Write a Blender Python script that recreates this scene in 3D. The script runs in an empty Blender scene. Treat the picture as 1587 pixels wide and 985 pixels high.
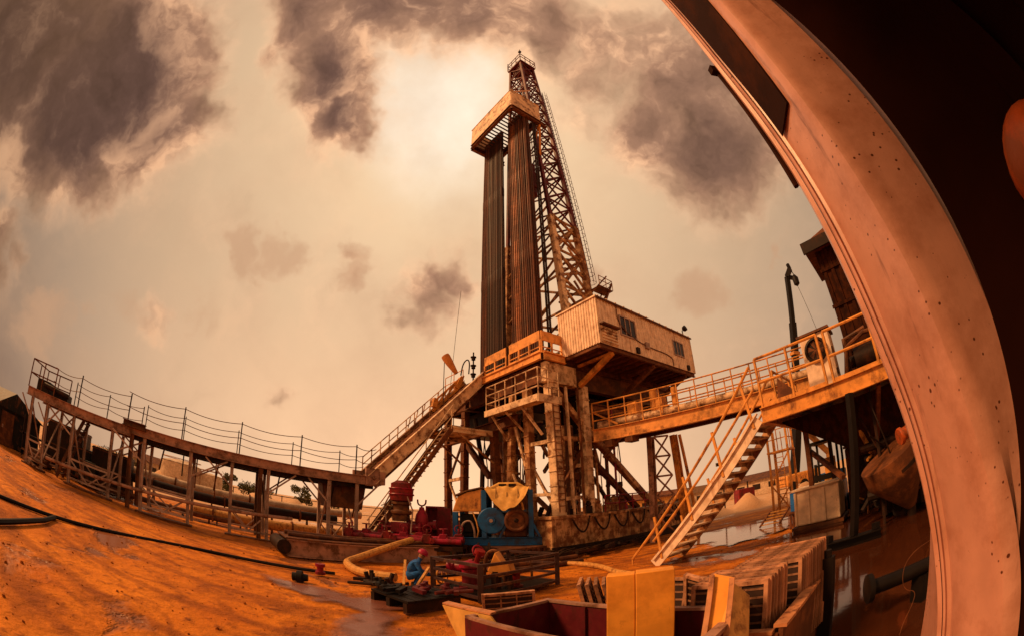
import bpy, math, random
from math import sin, cos, tan, radians as R, pi
random.seed(7)
sc = bpy.context.scene
COL = sc.collection
CAM_H = 2.5

# ------------------------------------------------------------------ small vector helpers
def add(a, b): return (a[0]+b[0], a[1]+b[1], a[2]+b[2])
def sub(a, b): return (a[0]-b[0], a[1]-b[1], a[2]-b[2])
def mul(a, s): return (a[0]*s, a[1]*s, a[2]*s)
def cross(a, b): return (a[1]*b[2]-a[2]*b[1], a[2]*b[0]-a[0]*b[2], a[0]*b[1]-a[1]*b[0])
def dot(a, b): return a[0]*b[0]+a[1]*b[1]+a[2]*b[2]
def nrm(a):
    l = math.sqrt(dot(a, a)) or 1.0
    return (a[0]/l, a[1]/l, a[2]/l)
def lerp(a, b, t): return tuple(x+(y-x)*t for x, y in zip(a, b))

# rig frame: a runs along the drill floor away to the right, b away to the left
K = (1.642, 21.93); PSI = .667; F = 10.94
U = (cos(PSI), sin(PSI)); V = (-U[1], U[0])
def W(p): return (K[0]+p[0]*U[0]+p[1]*V[0], K[1]+p[0]*U[1]+p[1]*V[1], p[2])
def polar(az, r, z): return (r*sin(R(az)), r*cos(R(az)), z)

# ------------------------------------------------------------------ mesh builder
class MB:
    def __init__(s): s.v = []; s.f = []
    def _add(s, vs, fs):
        o = len(s.v); s.v += [tuple(x) for x in vs]; s.f += [tuple(i+o for i in f) for f in fs]; return s
    def hexa(s, p):      # 8 points: bottom loop 0-3, top loop 4-7
        return s._add(p, [(3,2,1,0),(4,5,6,7),(0,1,5,4),(1,2,6,5),(2,3,7,6),(3,0,4,7)])
    def box(s, a, b):
        x0,x1 = sorted((a[0],b[0])); y0,y1 = sorted((a[1],b[1])); z0,z1 = sorted((a[2],b[2]))
        return s.hexa([(x0,y0,z0),(x1,y0,z0),(x1,y1,z0),(x0,y1,z0),(x0,y0,z1),(x1,y0,z1),(x1,y1,z1),(x0,y1,z1)])
    def beam(s, p, q, w, h=None, up=(0,0,1)):
        h = h or w
        d = nrm(sub(q, p))
        if abs(dot(d, up)) > .98: up = (1,0,0) if abs(d[0]) < .9 else (0,1,0)
        x = nrm(cross(d, up)); y = cross(x, d)
        pts = []
        for c in (p, q):
            for sx, sy in ((-1,-1),(1,-1),(1,1),(-1,1)):
                pts.append(add(c, add(mul(x, sx*w/2), mul(y, sy*h/2))))
        return s.hexa(pts)
    def ibeam(s, p, q, w, h, t=None, up=(0,0,1)):
        t = t or min(w, h)*.12
        d = nrm(sub(q, p))
        if abs(dot(d, up)) > .98: up = (1,0,0)
        x = nrm(cross(d, up)); y = cross(x, d)
        for k in (-1, 1):
            o = mul(y, k*(h/2-t/2)); s.beam(add(p,o), add(q,o), w, t, up)
        s.beam(p, q, t, h-2*t-.002, up)
        return s
    def tube(s, p, q, r, n=8, r2=None, cap=True):
        r2 = r if r2 is None else r2
        d = nrm(sub(q, p)); up = (0,0,1) if abs(d[2]) < .9 else (1,0,0)
        x = nrm(cross(d, up)); y = cross(x, d); vs = []
        for c, rr in ((p, r), (q, r2)):
            for i in range(n):
                a = 2*pi*i/n; vs.append(add(c, add(mul(x, rr*cos(a)), mul(y, rr*sin(a)))))
        fs = [(i, (i+1)%n, n+(i+1)%n, n+i) for i in range(n)]
        if cap: fs += [tuple(range(n-1,-1,-1)), tuple(range(n, 2*n))]
        return s._add(vs, fs)
    def path(s, pts, r, n=6, closed=False):
        if len(pts) > 4 and not closed and not isinstance(r, (list, tuple)):      # round the corners of hoses, wires and bent rails
            for _ in range(2): pts = [pts[0]]+[q for a, b in zip(pts, pts[1:]) for q in (lerp(a,b,.25), lerp(a,b,.75))]+[pts[-1]]
        m = len(pts); vs = []; px = None
        for i in range(m):
            a = pts[i-1] if (i or closed) else pts[i]; b = pts[(i+1)%m] if (i < m-1 or closed) else pts[i]
            d = nrm(sub(b, a)); up = px and cross(px, d) or ((0,0,1) if abs(d[2]) < .9 else (1,0,0))
            x = nrm(cross(d, up)) if px is None else nrm(sub(px, mul(d, dot(px, d))))
            px = x; y = cross(d, x)
            rr = r[i] if isinstance(r, (list, tuple)) else r
            for k in range(n):
                t = 2*pi*k/n; vs.append(add(pts[i], add(mul(x, rr*cos(t)), mul(y, rr*sin(t)))))
        fs = []
        for i in range(m if closed else m-1):
            j = (i+1)%m
            for k in range(n): fs.append((i*n+k, i*n+(k+1)%n, j*n+(k+1)%n, j*n+k))
        if not closed: fs += [tuple(range(n-1,-1,-1)), tuple((m-1)*n+k for k in range(n))]
        return s._add(vs, fs)
    def lathe(s, c, prof, n=20, axis=(0,0,1)):      # prof: (radius, height) pairs
        d = nrm(axis); up = (0,0,1) if abs(d[2]) < .9 else (1,0,0)
        x = nrm(cross(d, up)); y = cross(d, x); vs = []
        for r, h in prof:
            for i in range(n):
                a = 2*pi*i/n; vs.append(add(c, add(mul(d, h), add(mul(x, r*cos(a)), mul(y, r*sin(a))))))
        fs = []
        for j in range(len(prof)-1):
            for i in range(n): fs.append((j*n+i, j*n+(i+1)%n, (j+1)*n+(i+1)%n, (j+1)*n+i))
        fs += [tuple(range(n-1,-1,-1)), tuple((len(prof)-1)*n+i for i in range(n))]
        return s._add(vs, fs)
    def ring(s, c, axis, rad, r, n=20, m=6):
        d = nrm(axis); up = (0,0,1) if abs(d[2]) < .9 else (1,0,0)
        x = nrm(cross(d, up)); y = cross(d, x)
        return s.path([add(c, add(mul(x, rad*cos(2*pi*i/n)), mul(y, rad*sin(2*pi*i/n)))) for i in range(n)], r, m, True)
    def prism(s, poly, ext):
        n = len(poly); top = [add(p, ext) for p in poly]
        return s._add(list(poly)+top, [tuple(range(n-1,-1,-1)), tuple(range(n, 2*n))] + [(i,(i+1)%n,n+(i+1)%n,n+i) for i in range(n)])
    def map(s, fn): s.v = [fn(p) for p in s.v]; return s

def link(name, mb, m, parent=None, loc=(0,0,0), sharp=35, bevel=0):
    me = bpy.data.meshes.new(name)
    me.from_pydata([sub(p, loc) for p in mb.v], [], mb.f)
    import bmesh
    b = bmesh.new(); b.from_mesh(me); bmesh.ops.recalc_face_normals(b, faces=b.faces); b.to_mesh(me); b.free()
    me.materials.append(m)
    me.polygons.foreach_set('use_smooth', [True]*len(me.polygons))
    me.set_sharp_from_angle(angle=R(sharp))
    me.update()
    o = bpy.data.objects.new(name, me); COL.objects.link(o)
    if bevel:
        md = o.modifiers.new('bevel', 'BEVEL'); md.width = bevel; md.segments = 2; md.limit_method = 'ANGLE'
    if parent is not None: o.parent = parent
    else: o.location = loc
    return o

def tag(o, label, cat, group=None):
    o['label'] = label; o['category'] = cat
    if group: o['group'] = group
    return o

SPLIT = {'aerial','hanger','leg_brace','skid_leg','lug','fork','landing_strut','balcony_bracket','side_strut','trestle','knee_brace','beam','pipe','foot_bracket','hinge','vent','rib','control_line','hose','stem','pulley_core','arm','outlet','flow_pipe','bracket','post','runner','equipment_box','crown_sheave','rail_brace','under_truss','skid','lamp_head'}
def islands(mb):
    par = list(range(len(mb.v)))
    def find(i):
        while par[i] != i: par[i] = par[par[i]]; i = par[i]
        return i
    for f in mb.f:
        for i in f[1:]: par[find(i)] = find(f[0])
    out = {}
    for f in mb.f: out.setdefault(find(f[0]), []).append(f)
    res = []
    for fs in out.values():
        b = MB(); ids = {}
        for f in fs:
            for i in f:
                if i not in ids: ids[i] = len(b.v); b.v.append(mb.v[i])
            b.f.append(tuple(ids[i] for i in f))
        res.append(b)
    return res
class Thing:
    """an Empty at the thing's base that parents its parts; part() takes coordinates in the frame given by fn"""
    def __init__(s, name, label, cat, loc, fn=None, group=None):
        s.fn = fn; s.loc = fn(loc) if fn else loc
        s.o = bpy.data.objects.new(name, None); COL.objects.link(s.o); s.o.empty_display_size = .3
        s.o.location = s.loc; tag(s.o, label, cat, group)
    def part(s, name, mb, m, parent=None, **k):
        if s.fn: mb.map(s.fn)
        if name in SPLIT:
            o = None
            for piece in islands(mb): x = link(name, piece, m, parent or s.o, s.loc, **k); o = o or x
            return o
        return link(name, mb, m, parent or s.o, s.loc, **k)

def single(name, label, cat, mb, m, loc, fn=None, group=None, **k):
    if fn: mb.map(fn); loc = fn(loc)
    return tag(link(name, mb, m, None, loc, **k), label, cat, group)

def struct(name, mb, m, **k):
    o = link(name, mb, m, **k); o['kind'] = 'structure'; return o

def copy_tree(o, parent=None):
    c = o.copy(); COL.objects.link(c)
    if parent is not None: c.parent = parent
    for ch in [x for x in bpy.data.objects if x.parent == o]: copy_tree(ch, c)
    return c

# ------------------------------------------------------------------ materials
def nodes(m):
    m.use_nodes = True; nt = m.node_tree; nt.nodes.clear(); return nt
def mat(name, col, rough=.6, metal=0.0, rust=.0, rustcol=(.16,.055,.018), scale=1.1, streak=.6, bump=.15, vary=.25, dirt=.0, dirtcol=(.03,.016,.008), spec=.2, spots=0):
    m = bpy.data.materials.new(name); nt = nodes(m); N = nt.nodes.new; L = nt.links.new
    out = N('ShaderNodeOutputMaterial'); bs = N('ShaderNodeBsdfPrincipled'); L(bs.outputs[0], out.inputs[0])
    tc = N('ShaderNodeTexCoord'); mp = N('ShaderNodeMapping'); mp.inputs['Scale'].default_value = (scale, scale, scale*streak); L(tc.outputs['Object'], mp.inputs[0])
    n1 = N('ShaderNodeTexNoise'); n1.inputs['Scale'].default_value = 2.2; n1.inputs['Detail'].default_value = 8; n1.inputs['Roughness'].default_value = .68; L(mp.outputs[0], n1.inputs[0])
    n2 = N('ShaderNodeTexNoise'); n2.inputs['Scale'].default_value = 3.0*scale; n2.inputs['Detail'].default_value = 5; L(tc.outputs['Object'], n2.inputs[0])
    # tone variation
    mr = N('ShaderNodeMapRange'); mr.inputs[1].default_value = .3; mr.inputs[2].default_value = .7; mr.inputs[3].default_value = 1-vary; mr.inputs[4].default_value = 1+vary*.6; L(n2.outputs[0], mr.inputs[0])
    vm = N('ShaderNodeVectorMath'); vm.operation = 'SCALE'; vm.inputs[0].default_value = col[:3]; L(mr.outputs[0], vm.inputs['Scale'])
    last = vm.outputs[0]
    def layer(last, c, amount, src, soft=.1):
        r = N('ShaderNodeMapRange'); t = .72-amount*.42
        r.inputs[1].default_value = t-soft; r.inputs[2].default_value = t+soft; L(src, r.inputs[0])
        mx = N('ShaderNodeMix'); mx.data_type = 'RGBA'; L(r.outputs[0], mx.inputs[0]); L(last, mx.inputs[6]); mx.inputs[7].default_value = (*c, 1)
        return mx.outputs[2], r.outputs[0]
    if dirt:
        n3 = N('ShaderNodeTexNoise'); n3.inputs['Scale'].default_value = 1.1*scale; n3.inputs['Detail'].default_value = 9; n3.inputs['Roughness'].default_value = .7; L(tc.outputs['Object'], n3.inputs[0])
        last, _ = layer(last, dirtcol, dirt, n3.outputs[0], .14)
    rsock = None
    if rust: last, rsock = layer(last, rustcol, rust, n1.outputs[0], .07)
    if spots:       # pin-head rust spots, thick in some places and absent in others
        vo = N('ShaderNodeTexVoronoi'); vo.inputs['Scale'].default_value = spots; L(tc.outputs['Object'], vo.inputs['Vector'])
        n4 = N('ShaderNodeTexNoise'); n4.inputs['Scale'].default_value = 3.5; n4.inputs['Detail'].default_value = 4; L(tc.outputs['Object'], n4.inputs[0])
        lim = N('ShaderNodeMapRange'); lim.inputs[1].default_value = .42; lim.inputs[2].default_value = .72; lim.inputs[3].default_value = .02; lim.inputs[4].default_value = .30; L(n4.outputs[0], lim.inputs[0])
        sb_ = N('ShaderNodeMath'); sb_.operation = 'SUBTRACT'; L(lim.outputs[0], sb_.inputs[0]); L(vo.outputs['Distance'], sb_.inputs[1])
        sr = N('ShaderNodeMapRange'); sr.inputs[1].default_value = 0; sr.inputs[2].default_value = .05; L(sb_.outputs[0], sr.inputs[0])
        mx = N('ShaderNodeMix'); mx.data_type = 'RGBA'; L(sr.outputs[0], mx.inputs[0]); L(last, mx.inputs[6]); mx.inputs[7].default_value = (*rustcol, 1); last = mx.outputs[2]
    L(last, bs.inputs['Base Color'])
    bs.inputs['Metallic'].default_value = metal; bs.inputs['Specular IOR Level'].default_value = spec
    rr = N('ShaderNodeMapRange'); rr.inputs[3].default_value = rough-.12; rr.inputs[4].default_value = min(1, rough+.15); L(n1.outputs[0], rr.inputs[0]); L(rr.outputs[0], bs.inputs['Roughness'])
    if bump:
        bp = N('ShaderNodeBump'); bp.inputs['Strength'].default_value = bump; bp.inputs['Distance'].default_value = .03; L(n1.outputs[0], bp.inputs['Height']); L(bp.outputs[0], bs.inputs['Normal'])
    return m

M = dict(
 cream=mat('cream_paint', (.72,.50,.31), .5, rust=.36, dirt=.24, scale=.9, streak=1.0),
 rustcream=mat('rusted_cream_paint', (.60,.33,.155), .6, rust=.5, dirt=.46, scale=.9, streak=1.0),
 white=mat('white_cladding', (.80,.60,.44), .45, rust=.24, rustcol=(.34,.14,.06), dirt=.14, dirtcol=(.45,.25,.13), scale=1.2, streak=.09),
 yellow=mat('yellow_paint', (.74,.33,.09), .45, rust=.2, dirt=.2),
 amber=mat('amber_paint', (.66,.28,.06), .42, rust=.3, dirt=.18),
 rust=mat('rusty_steel', (.19,.062,.02), .7, streak=1.0, rust=.55, rustcol=(.09,.03,.012), dirt=.3),
 brown=mat('brown_steel', (.085,.03,.014), .55, streak=1.0, rust=.45, dirt=.4),
 dark=mat('dark_steel', (.018,.009,.006), .55, rust=.35, rustcol=(.05,.016,.006), spec=.15),
 black=mat('black_steel', (.008,.005,.004), .5, vary=.4, spec=.15),
 unlit=mat('unlit_wall', (.016,.005,.003), .95, vary=.4, spec=0, bump=0),  # near-black base colour stands in for the unlit container interior
 pipe=mat('drill_pipe_steel', (.11,.034,.014), .5, metal=.1, rust=.5, rustcol=(.045,.017,.01), scale=2.4, streak=.06, dirt=.3),
 pipedark=mat('dark_drill_pipe', (.035,.013,.008), .5, metal=.1, rust=.4, rustcol=(.07,.022,.01), scale=2.4, streak=.06, dirt=.3),
 pipelight=mat('worn_drill_pipe', (.26,.09,.034), .5, metal=.1, rust=.45, rustcol=(.07,.025,.012), scale=2.4, streak=.06, dirt=.25),
 red=mat('red_paint', (.27,.010,.014), .4, rust=.4, rustcol=(.09,.01,.008), dirt=.45),
 magenta=mat('crimson_paint', (.32,.008,.035), .4, rust=.35, rustcol=(.11,.01,.01), dirt=.42),
 mastred=mat('mast_red_paint', (.12,.010,.014), .5, rust=.4, rustcol=(.05,.014,.008), dirt=.25),
 maroon=mat('maroon_paint', (.10,.010,.014), .45, rust=.3, rustcol=(.05,.012,.009), scale=2, dirt=.12, dirtcol=(.14,.045,.012)),
 blue=mat('blue_paint', (.010,.10,.30), .45, rust=.22, rustcol=(.05,.03,.02), dirt=.3),
 grey=mat('galvanised_steel', (.40,.27,.22), .5, metal=.1, rust=.12, rustcol=(.12,.05,.025), dirt=.2),
 rackbeam=mat('rack_beam_paint', (.38,.20,.14), .5, streak=1.0, rust=.3, rustcol=(.11,.045,.02), dirt=.3),
 post=mat('salmon_door_paint', (.57,.28,.20), .32, spec=.5, rust=.1, rustcol=(.10,.025,.01), scale=6, streak=.12, bump=.05, vary=.08, dirt=.3, dirtcol=(.36,.145,.085), spots=50),
 recess=mat('dark_rust_and_shade', (.022,.007,.004), .8, rust=.5, rustcol=(.045,.013,.005), scale=2, spec=.05),  # dark rusty plate; also the shade colour on the upper door post
 wood=mat('weathered_timber', (.17,.085,.04), .8, rust=.3, rustcol=(.07,.035,.018), scale=3, dirt=.3),
 mesh=mat('screen_mesh', (.035,.017,.012), .6, vary=.4),
 frame=mat('screen_frame', (.50,.21,.09), .5, rust=.35, rustcol=(.16,.055,.025), scale=3),
 card=mat('amber_card', (.80,.32,.04), .5, scale=1.6, vary=.15, bump=.05, dirt=.22, dirtcol=(.42,.14,.015), rust=.08, rustcol=(.2,.06,.01)),
 hose=mat('mud_hose', (.55,.27,.07), .55, rust=.35, rustcol=(.22,.09,.025), scale=3),
 tarp=mat('yellow_tarp', (.68,.38,.10), .6, dirt=.2, dirtcol=(.3,.13,.03), bump=.3),
 clean=mat('container_paint', (.88,.66,.46), .4, rust=.08, dirt=.06, dirtcol=(.4,.22,.1)),
 penbrown=mat('pen_paint', (.045,.02,.018), .5, rust=.3, rustcol=(.12,.05,.025)),
 glass=mat('dark_window', (.02,.012,.009), .14, vary=.3, spec=.6, bump=.02),
 leaf=mat('foliage', (.085,.075,.022), .8, vary=.5),
 bark=mat('bark', (.07,.045,.025), .9),
 cloth=mat('blue_coverall', (.015,.11,.38), .85, vary=.45, bump=1.0, scale=5, dirt=.35, dirtcol=(.03,.04,.06)),
 helmet=mat('crimson_helmet', (.32,.015,.05), .3, vary=.1),
 boot=mat('boot_leather', (.02,.012,.008), .6),
 orange=mat('orange_paint', (.42,.07,.012), .5, rust=.55, rustcol=(.2,.05,.015), scale=4),
 plaster=mat('pale_wall', (.60,.44,.30), .7, dirt=.3, dirtcol=(.3,.18,.1)),
 roofdark=mat('dark_roof', (.05,.028,.02), .7, rust=.3),
 shedteal=mat('dark_shed_cladding', (.010,.012,.012), .6, rust=.25, dirt=.3),
 concrete=mat('concrete', (.26,.15,.08), .8, dirt=.3),
 greenbit=mat('green_paint', (.05,.11,.02), .6),
)

# ------------------------------------------------------------------ ground
def ground_material():
    m = bpy.data.materials.new('orange_mud'); nt = nodes(m); N = nt.nodes.new; L = nt.links.new
    out = N('ShaderNodeOutputMaterial'); bs = N('ShaderNodeBsdfPrincipled'); L(bs.outputs[0], out.inputs[0])
    tc = N('ShaderNodeTexCoord')
    def noise(scale, detail=8, rough=.6, vec=None, dist=0):
        n = N('ShaderNodeTexNoise'); n.inputs['Scale'].default_value = scale; n.inputs['Detail'].default_value = detail; n.inputs['Roughness'].default_value = rough; n.inputs['Distortion'].default_value = dist
        L(vec or tc.outputs['Object'], n.inputs[0]); return n.outputs[0]
    def rng(src, a, b, c=0., d=1.):
        r = N('ShaderNodeMapRange'); r.inputs[1].default_value = a; r.inputs[2].default_value = b; r.inputs[3].default_value = c; r.inputs[4].default_value = d; L(src, r.inputs[0]); return r.outputs[0]
    def mix(f, a, b):
        x = N('ShaderNodeMix'); x.data_type = 'RGBA'; L(f, x.inputs[0])
        for i, c in ((6, a), (7, b)):
            if isinstance(c, tuple): x.inputs[i].default_value = (*c, 1)
            else: L(c, x.inputs[i])
        return x.outputs[2]
    mp = N('ShaderNodeMapping'); mp.inputs['Rotation'].default_value = (0,0,R(-25)); mp.inputs['Scale'].default_value = (.75,1.,1); L(tc.outputs['Object'], mp.inputs[0])
    big = noise(.35, 7, .6); streaks = noise(1.1, 9, .62, mp.outputs[0], .6); fine = noise(9, 9, .7); clod = noise(2.6, 8, .62)
    c = mix(rng(big, .35, .65), (.46,.122,.007), (.66,.212,.012))
    c = mix(rng(streaks, .48, .66), c, (.27,.070,.006))
    c = mix(rng(clod, .56, .70), c, (.17,.042,.006))
    c = mix(rng(fine, .45, .75, 0, .35), c, (.34,.10,.010))
    mp2 = N('ShaderNodeMapping'); mp2.inputs['Rotation'].default_value = (0,0,R(-32)); mp2.inputs['Scale'].default_value = (.28,.8,1); L(tc.outputs['Object'], mp2.inputs[0])
    c = mix(rng(noise(.8, 7, .6, mp2.outputs[0], .8), .49, .68, 0, .88), c, (.15,.036,.005))
    wv = N('ShaderNodeTexWave'); wv.wave_type = 'BANDS'; wv.bands_direction = 'Y'; wv.inputs['Scale'].default_value = .22; wv.inputs['Distortion'].default_value = 7; wv.inputs['Detail'].default_value = 4; wv.inputs['Detail Scale'].default_value = .6; L(mp2.outputs[0], wv.inputs[0])
    c = mix(rng(wv.outputs['Fac'], .86, .98, 0, .5), c, (.20,.05,.007))
    # thin films of water in the low spots
    wet = rng(noise(.22, 7, .58, None, .4), .585, .625)
    c = mix(wet, c, (.22,.075,.028))
    # beyond the churned yard the mud pales: distance haze mixed into its colour
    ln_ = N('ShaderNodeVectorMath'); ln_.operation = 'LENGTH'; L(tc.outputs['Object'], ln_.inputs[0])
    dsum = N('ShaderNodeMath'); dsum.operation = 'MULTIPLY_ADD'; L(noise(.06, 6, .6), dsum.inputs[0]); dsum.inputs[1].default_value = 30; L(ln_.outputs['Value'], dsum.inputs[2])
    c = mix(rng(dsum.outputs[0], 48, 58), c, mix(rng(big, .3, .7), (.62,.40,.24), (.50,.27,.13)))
    L(c, bs.inputs['Base Color'])
    rg = N('ShaderNodeMix'); L(wet, rg.inputs[0]); rg.inputs[2].default_value = .8; rg.inputs[3].default_value = .22; L(rg.outputs[0], bs.inputs['Roughness'])
    bs.inputs['Specular IOR Level'].default_value = .15
    hsum = N('ShaderNodeMath'); hsum.operation = 'MULTIPLY_ADD'; L(clod, hsum.inputs[0]); hsum.inputs[1].default_value = 2.5; L(fine, hsum.inputs[2])
    hs = N('ShaderNodeMath'); hs.operation = 'MULTIPLY'; fs_ = N('ShaderNodeMath'); fs_.operation = 'MULTIPLY'; L(fine, fs_.inputs[0]); fs_.inputs[1].default_value = .35; L(fs_.outputs[0], hsum.inputs[2]); L(hsum.outputs[0], hs.inputs[0])
    inv = N('ShaderNodeMath'); inv.operation = 'SUBTRACT'; inv.inputs[0].default_value = 1; L(wet, inv.inputs[1]); L(inv.outputs[0], hs.inputs[1])
    bp = N('ShaderNodeBump'); bp.inputs['Strength'].default_value = .9; bp.inputs['Distance'].default_value = .07; L(hs.outputs[0], bp.inputs['Height']); L(bp.outputs[0], bs.inputs['Normal'])
    return m
def hgt(x, y):
    d = math.hypot(x, y)
    return .02*(sin(x*.9+1.3*sin(y*.4))+sin(y*.8+.7*sin(x*.5)))*min(1, d/6) - .03
g = MB(); rings = [0]+[.6*1.09**i for i in range(95)]+[2600]
n = 120; vs = [(0,0,hgt(0,0))]
for r in rings[1:]:
    for i in range(n):
        a = 2*pi*i/n; x, y = r*cos(a), r*sin(a); vs.append((x, y, hgt(x, y) if r < 60 else -.03))
fs = [(0, 1+i, 1+(i+1)%n) for i in range(n)]
for j in range(len(rings)-2):
    for i in range(n):
        fs.append((1+j*n+i, 1+(j+1)*n+i, 1+(j+1)*n+(i+1)%n, 1+j*n+(i+1)%n))
g._add(vs, fs)
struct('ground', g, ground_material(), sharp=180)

def puddle_material(name, col, rough, spec):
    m = bpy.data.materials.new(name); nt = nodes(m); N = nt.nodes.new; L = nt.links.new
    out = N('ShaderNodeOutputMaterial'); bs = N('ShaderNodeBsdfPrincipled'); L(bs.outputs[0], out.inputs[0])
    tc = N('ShaderNodeTexCoord'); a = N('ShaderNodeTexNoise'); a.inputs['Scale'].default_value = 1.6; a.inputs['Detail'].default_value = 6; L(tc.outputs['Object'], a.inputs[0])
    cr = N('ShaderNodeMapRange'); cr.inputs[3].default_value = rough*.5; cr.inputs[4].default_value = rough*2.2; L(a.outputs[0], cr.inputs[0]); L(cr.outputs[0], bs.inputs['Roughness'])
    mx = N('ShaderNodeMix'); mx.data_type = 'RGBA'; L(a.outputs[0], mx.inputs[0]); mx.inputs[6].default_value = (*col, 1); mx.inputs[7].default_value = (col[0]*.55, col[1]*.5, col[2]*.45, 1); L(mx.outputs[2], bs.inputs['Base Color'])
    w = N('ShaderNodeTexNoise'); w.inputs['Scale'].default_value = 5; w.inputs['Detail'].default_value = 3; L(tc.outputs['Object'], w.inputs[0])
    bp = N('ShaderNodeBump'); bp.inputs['Strength'].default_value = .06; bp.inputs['Distance'].default_value = .02; L(w.outputs[0], bp.inputs['Height']); L(bp.outputs[0], bs.inputs['Normal'])
    bs.inputs['Specular IOR Level'].default_value = spec; bs.inputs['IOR'].default_value = 1.5
    return m
PUD = puddle_material('muddy_water', (.24,.085,.055), .2, .6)
PUD2 = puddle_material('bright_water', (.30,.15,.09), .06, 1.0)
PUDR = puddle_material('dark_water', (.07,.02,.007), .05, 1.0)
from mathutils import noise as mn, Vector as MV
def puddle(name, outline, m, z=.035, rag=.5, cell=.11, thr=0.):
    """a sheet of shallow water: cells of a grid that lie below the water line, its edge frayed by fractal noise; the score fades the film out at its rim"""
    xs = [p[0] for p in outline]; ys = [p[1] for p in outline]; x0, y0 = min(xs)-rag, min(ys)-rag
    nx, ny = int((max(xs)+rag-x0)/cell)+1, int((max(ys)+rag-y0)/cell)+1; k = len(outline)
    def score(x, y):
        ins = False; d = 1e9
        for i in range(k):
            a, b = outline[i], outline[(i+1)%k]
            if (a[1] > y) != (b[1] > y) and x < (b[0]-a[0])*(y-a[1])/(b[1]-a[1])+a[0]: ins = not ins
            t = max(0, min(1, ((x-a[0])*(b[0]-a[0])+(y-a[1])*(b[1]-a[1]))/((b[0]-a[0])**2+(b[1]-a[1])**2))); d = min(d, math.hypot(x-a[0]-(b[0]-a[0])*t, y-a[1]-(b[1]-a[1])*t))
        s = min(d, 1.2)*(1 if ins else -1)
        return s + rag*1.1*(mn.fractal(MV((x*.9, y*.9, 3.3)), .8, 2.1, 6)) - thr
    sc_ = [[score(x0+i*cell, y0+j*cell) for j in range(ny)] for i in range(nx)]
    ids = {}; vs = []; val = []; fs = []
    for i in range(nx-1):
        for j in range(ny-1):
            q = ((i,j),(i+1,j),(i+1,j+1),(i,j+1))
            if max(sc_[a][b] for a, b in q) < -.02: continue
            f = []
            for a, b in q:
                if (a, b) not in ids: ids[(a, b)] = len(vs); vs.append((x0+a*cell, y0+b*cell, z)); val.append(sc_[a][b])
                f.append(ids[(a, b)])
            fs.append(tuple(f))
    b = MB(); b._add(vs, fs)
    o = struct(name, b, m, sharp=180)
    at = o.data.attributes.new('wet', 'FLOAT', 'POINT'); at.data.foreach_set('value', val)
    return o
def fray(m):
    nt = m.node_tree; N = nt.nodes.new; L = nt.links.new; out = [n for n in nt.nodes if n.type == 'OUTPUT_MATERIAL'][0]; bs = [n for n in nt.nodes if n.type == 'BSDF_PRINCIPLED'][0]
    at = N('ShaderNodeAttribute'); at.attribute_name = 'wet'; r = N('ShaderNodeMapRange'); r.inputs[1].default_value = -.02; r.inputs[2].default_value = .42; L(at.outputs['Fac'], r.inputs[0])
    tr = N('ShaderNodeBsdfTransparent'); mx = N('ShaderNodeMixShader'); L(r.outputs[0], mx.inputs[0]); L(tr.outputs[0], mx.inputs[1]); L(bs.outputs[0], mx.inputs[2]); L(mx.outputs[0], out.inputs[0])
fray(PUD); fray(PUDR); fray(PUD2)
puddle('puddle', [(-7.1,10.3),(-5.6,9.5),(-4.2,9.1),(-3.2,7.8),(-2.9,6.6),(-1.9,6.6),(-2.2,8.0),(-2.6,9.2),(-1.2,8.6),(-1.5,9.4),(-3.0,10.2),(-4.3,10.4),(-5.5,10.7)], PUD, .045, .55)
puddle('puddle', [(3.4,1.8),(3.6,4.2),(5.0,6.6),(6.6,8.6),(9.0,12.0),(10.6,14.4),(12.5,14.4),(13.4,12.0),(13.5,7.0),(12,2)], PUDR, .04, .5, .14, -.45)
puddle('puddle', [(8.6,16.2),(8.2,19.8),(9.8,23.0),(13.6,22.2),(14.5,18.6),(12.0,16.8)], PUD2, .045, .9, .16, -.5)
puddle('puddle', [(-3.2,15.2),(-1.0,16.8),(.5,18.2),(-.6,18.9),(-2.8,17.4),(-4.4,16.2)], PUD, .045, .6, .14)

# stones, clods and splinters lying about on the mud
def stones(seed, n, inner, outer):
    r_ = random.Random(seed); b = MB()
    for k in range(n):
        d = inner+(outer-inner)*r_.random()**1.6; a = R(r_.uniform(-78, 50)); x, y = d*sin(a), d*cos(a); s = (.012+.035*r_.random()**3)*(1+d*.02)
        vs = [(x+s*r_.uniform(.6,1.3)*cos(t*pi/3), y+s*r_.uniform(.6,1.3)*sin(t*pi/3), hgt(x,y)-.01) for t in range(6)]
        vs += [(x+(p[0]-x)*.6, y+(p[1]-y)*.6, p[2]+.01+s*r_.uniform(.5,1.1)) for p in vs]
        b._add(vs, [(6,7,8,9,10,11)]+[(i,(i+1)%6,6+(i+1)%6,6+i) for i in range(6)])
    o = link('gravel', b, mat('clods', (.30,.085,.012), .9, vary=.6, scale=6, spec=.1), sharp=20); o['kind'] = 'stuff'; return o
stones(8, 800, 5, 26)
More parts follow.
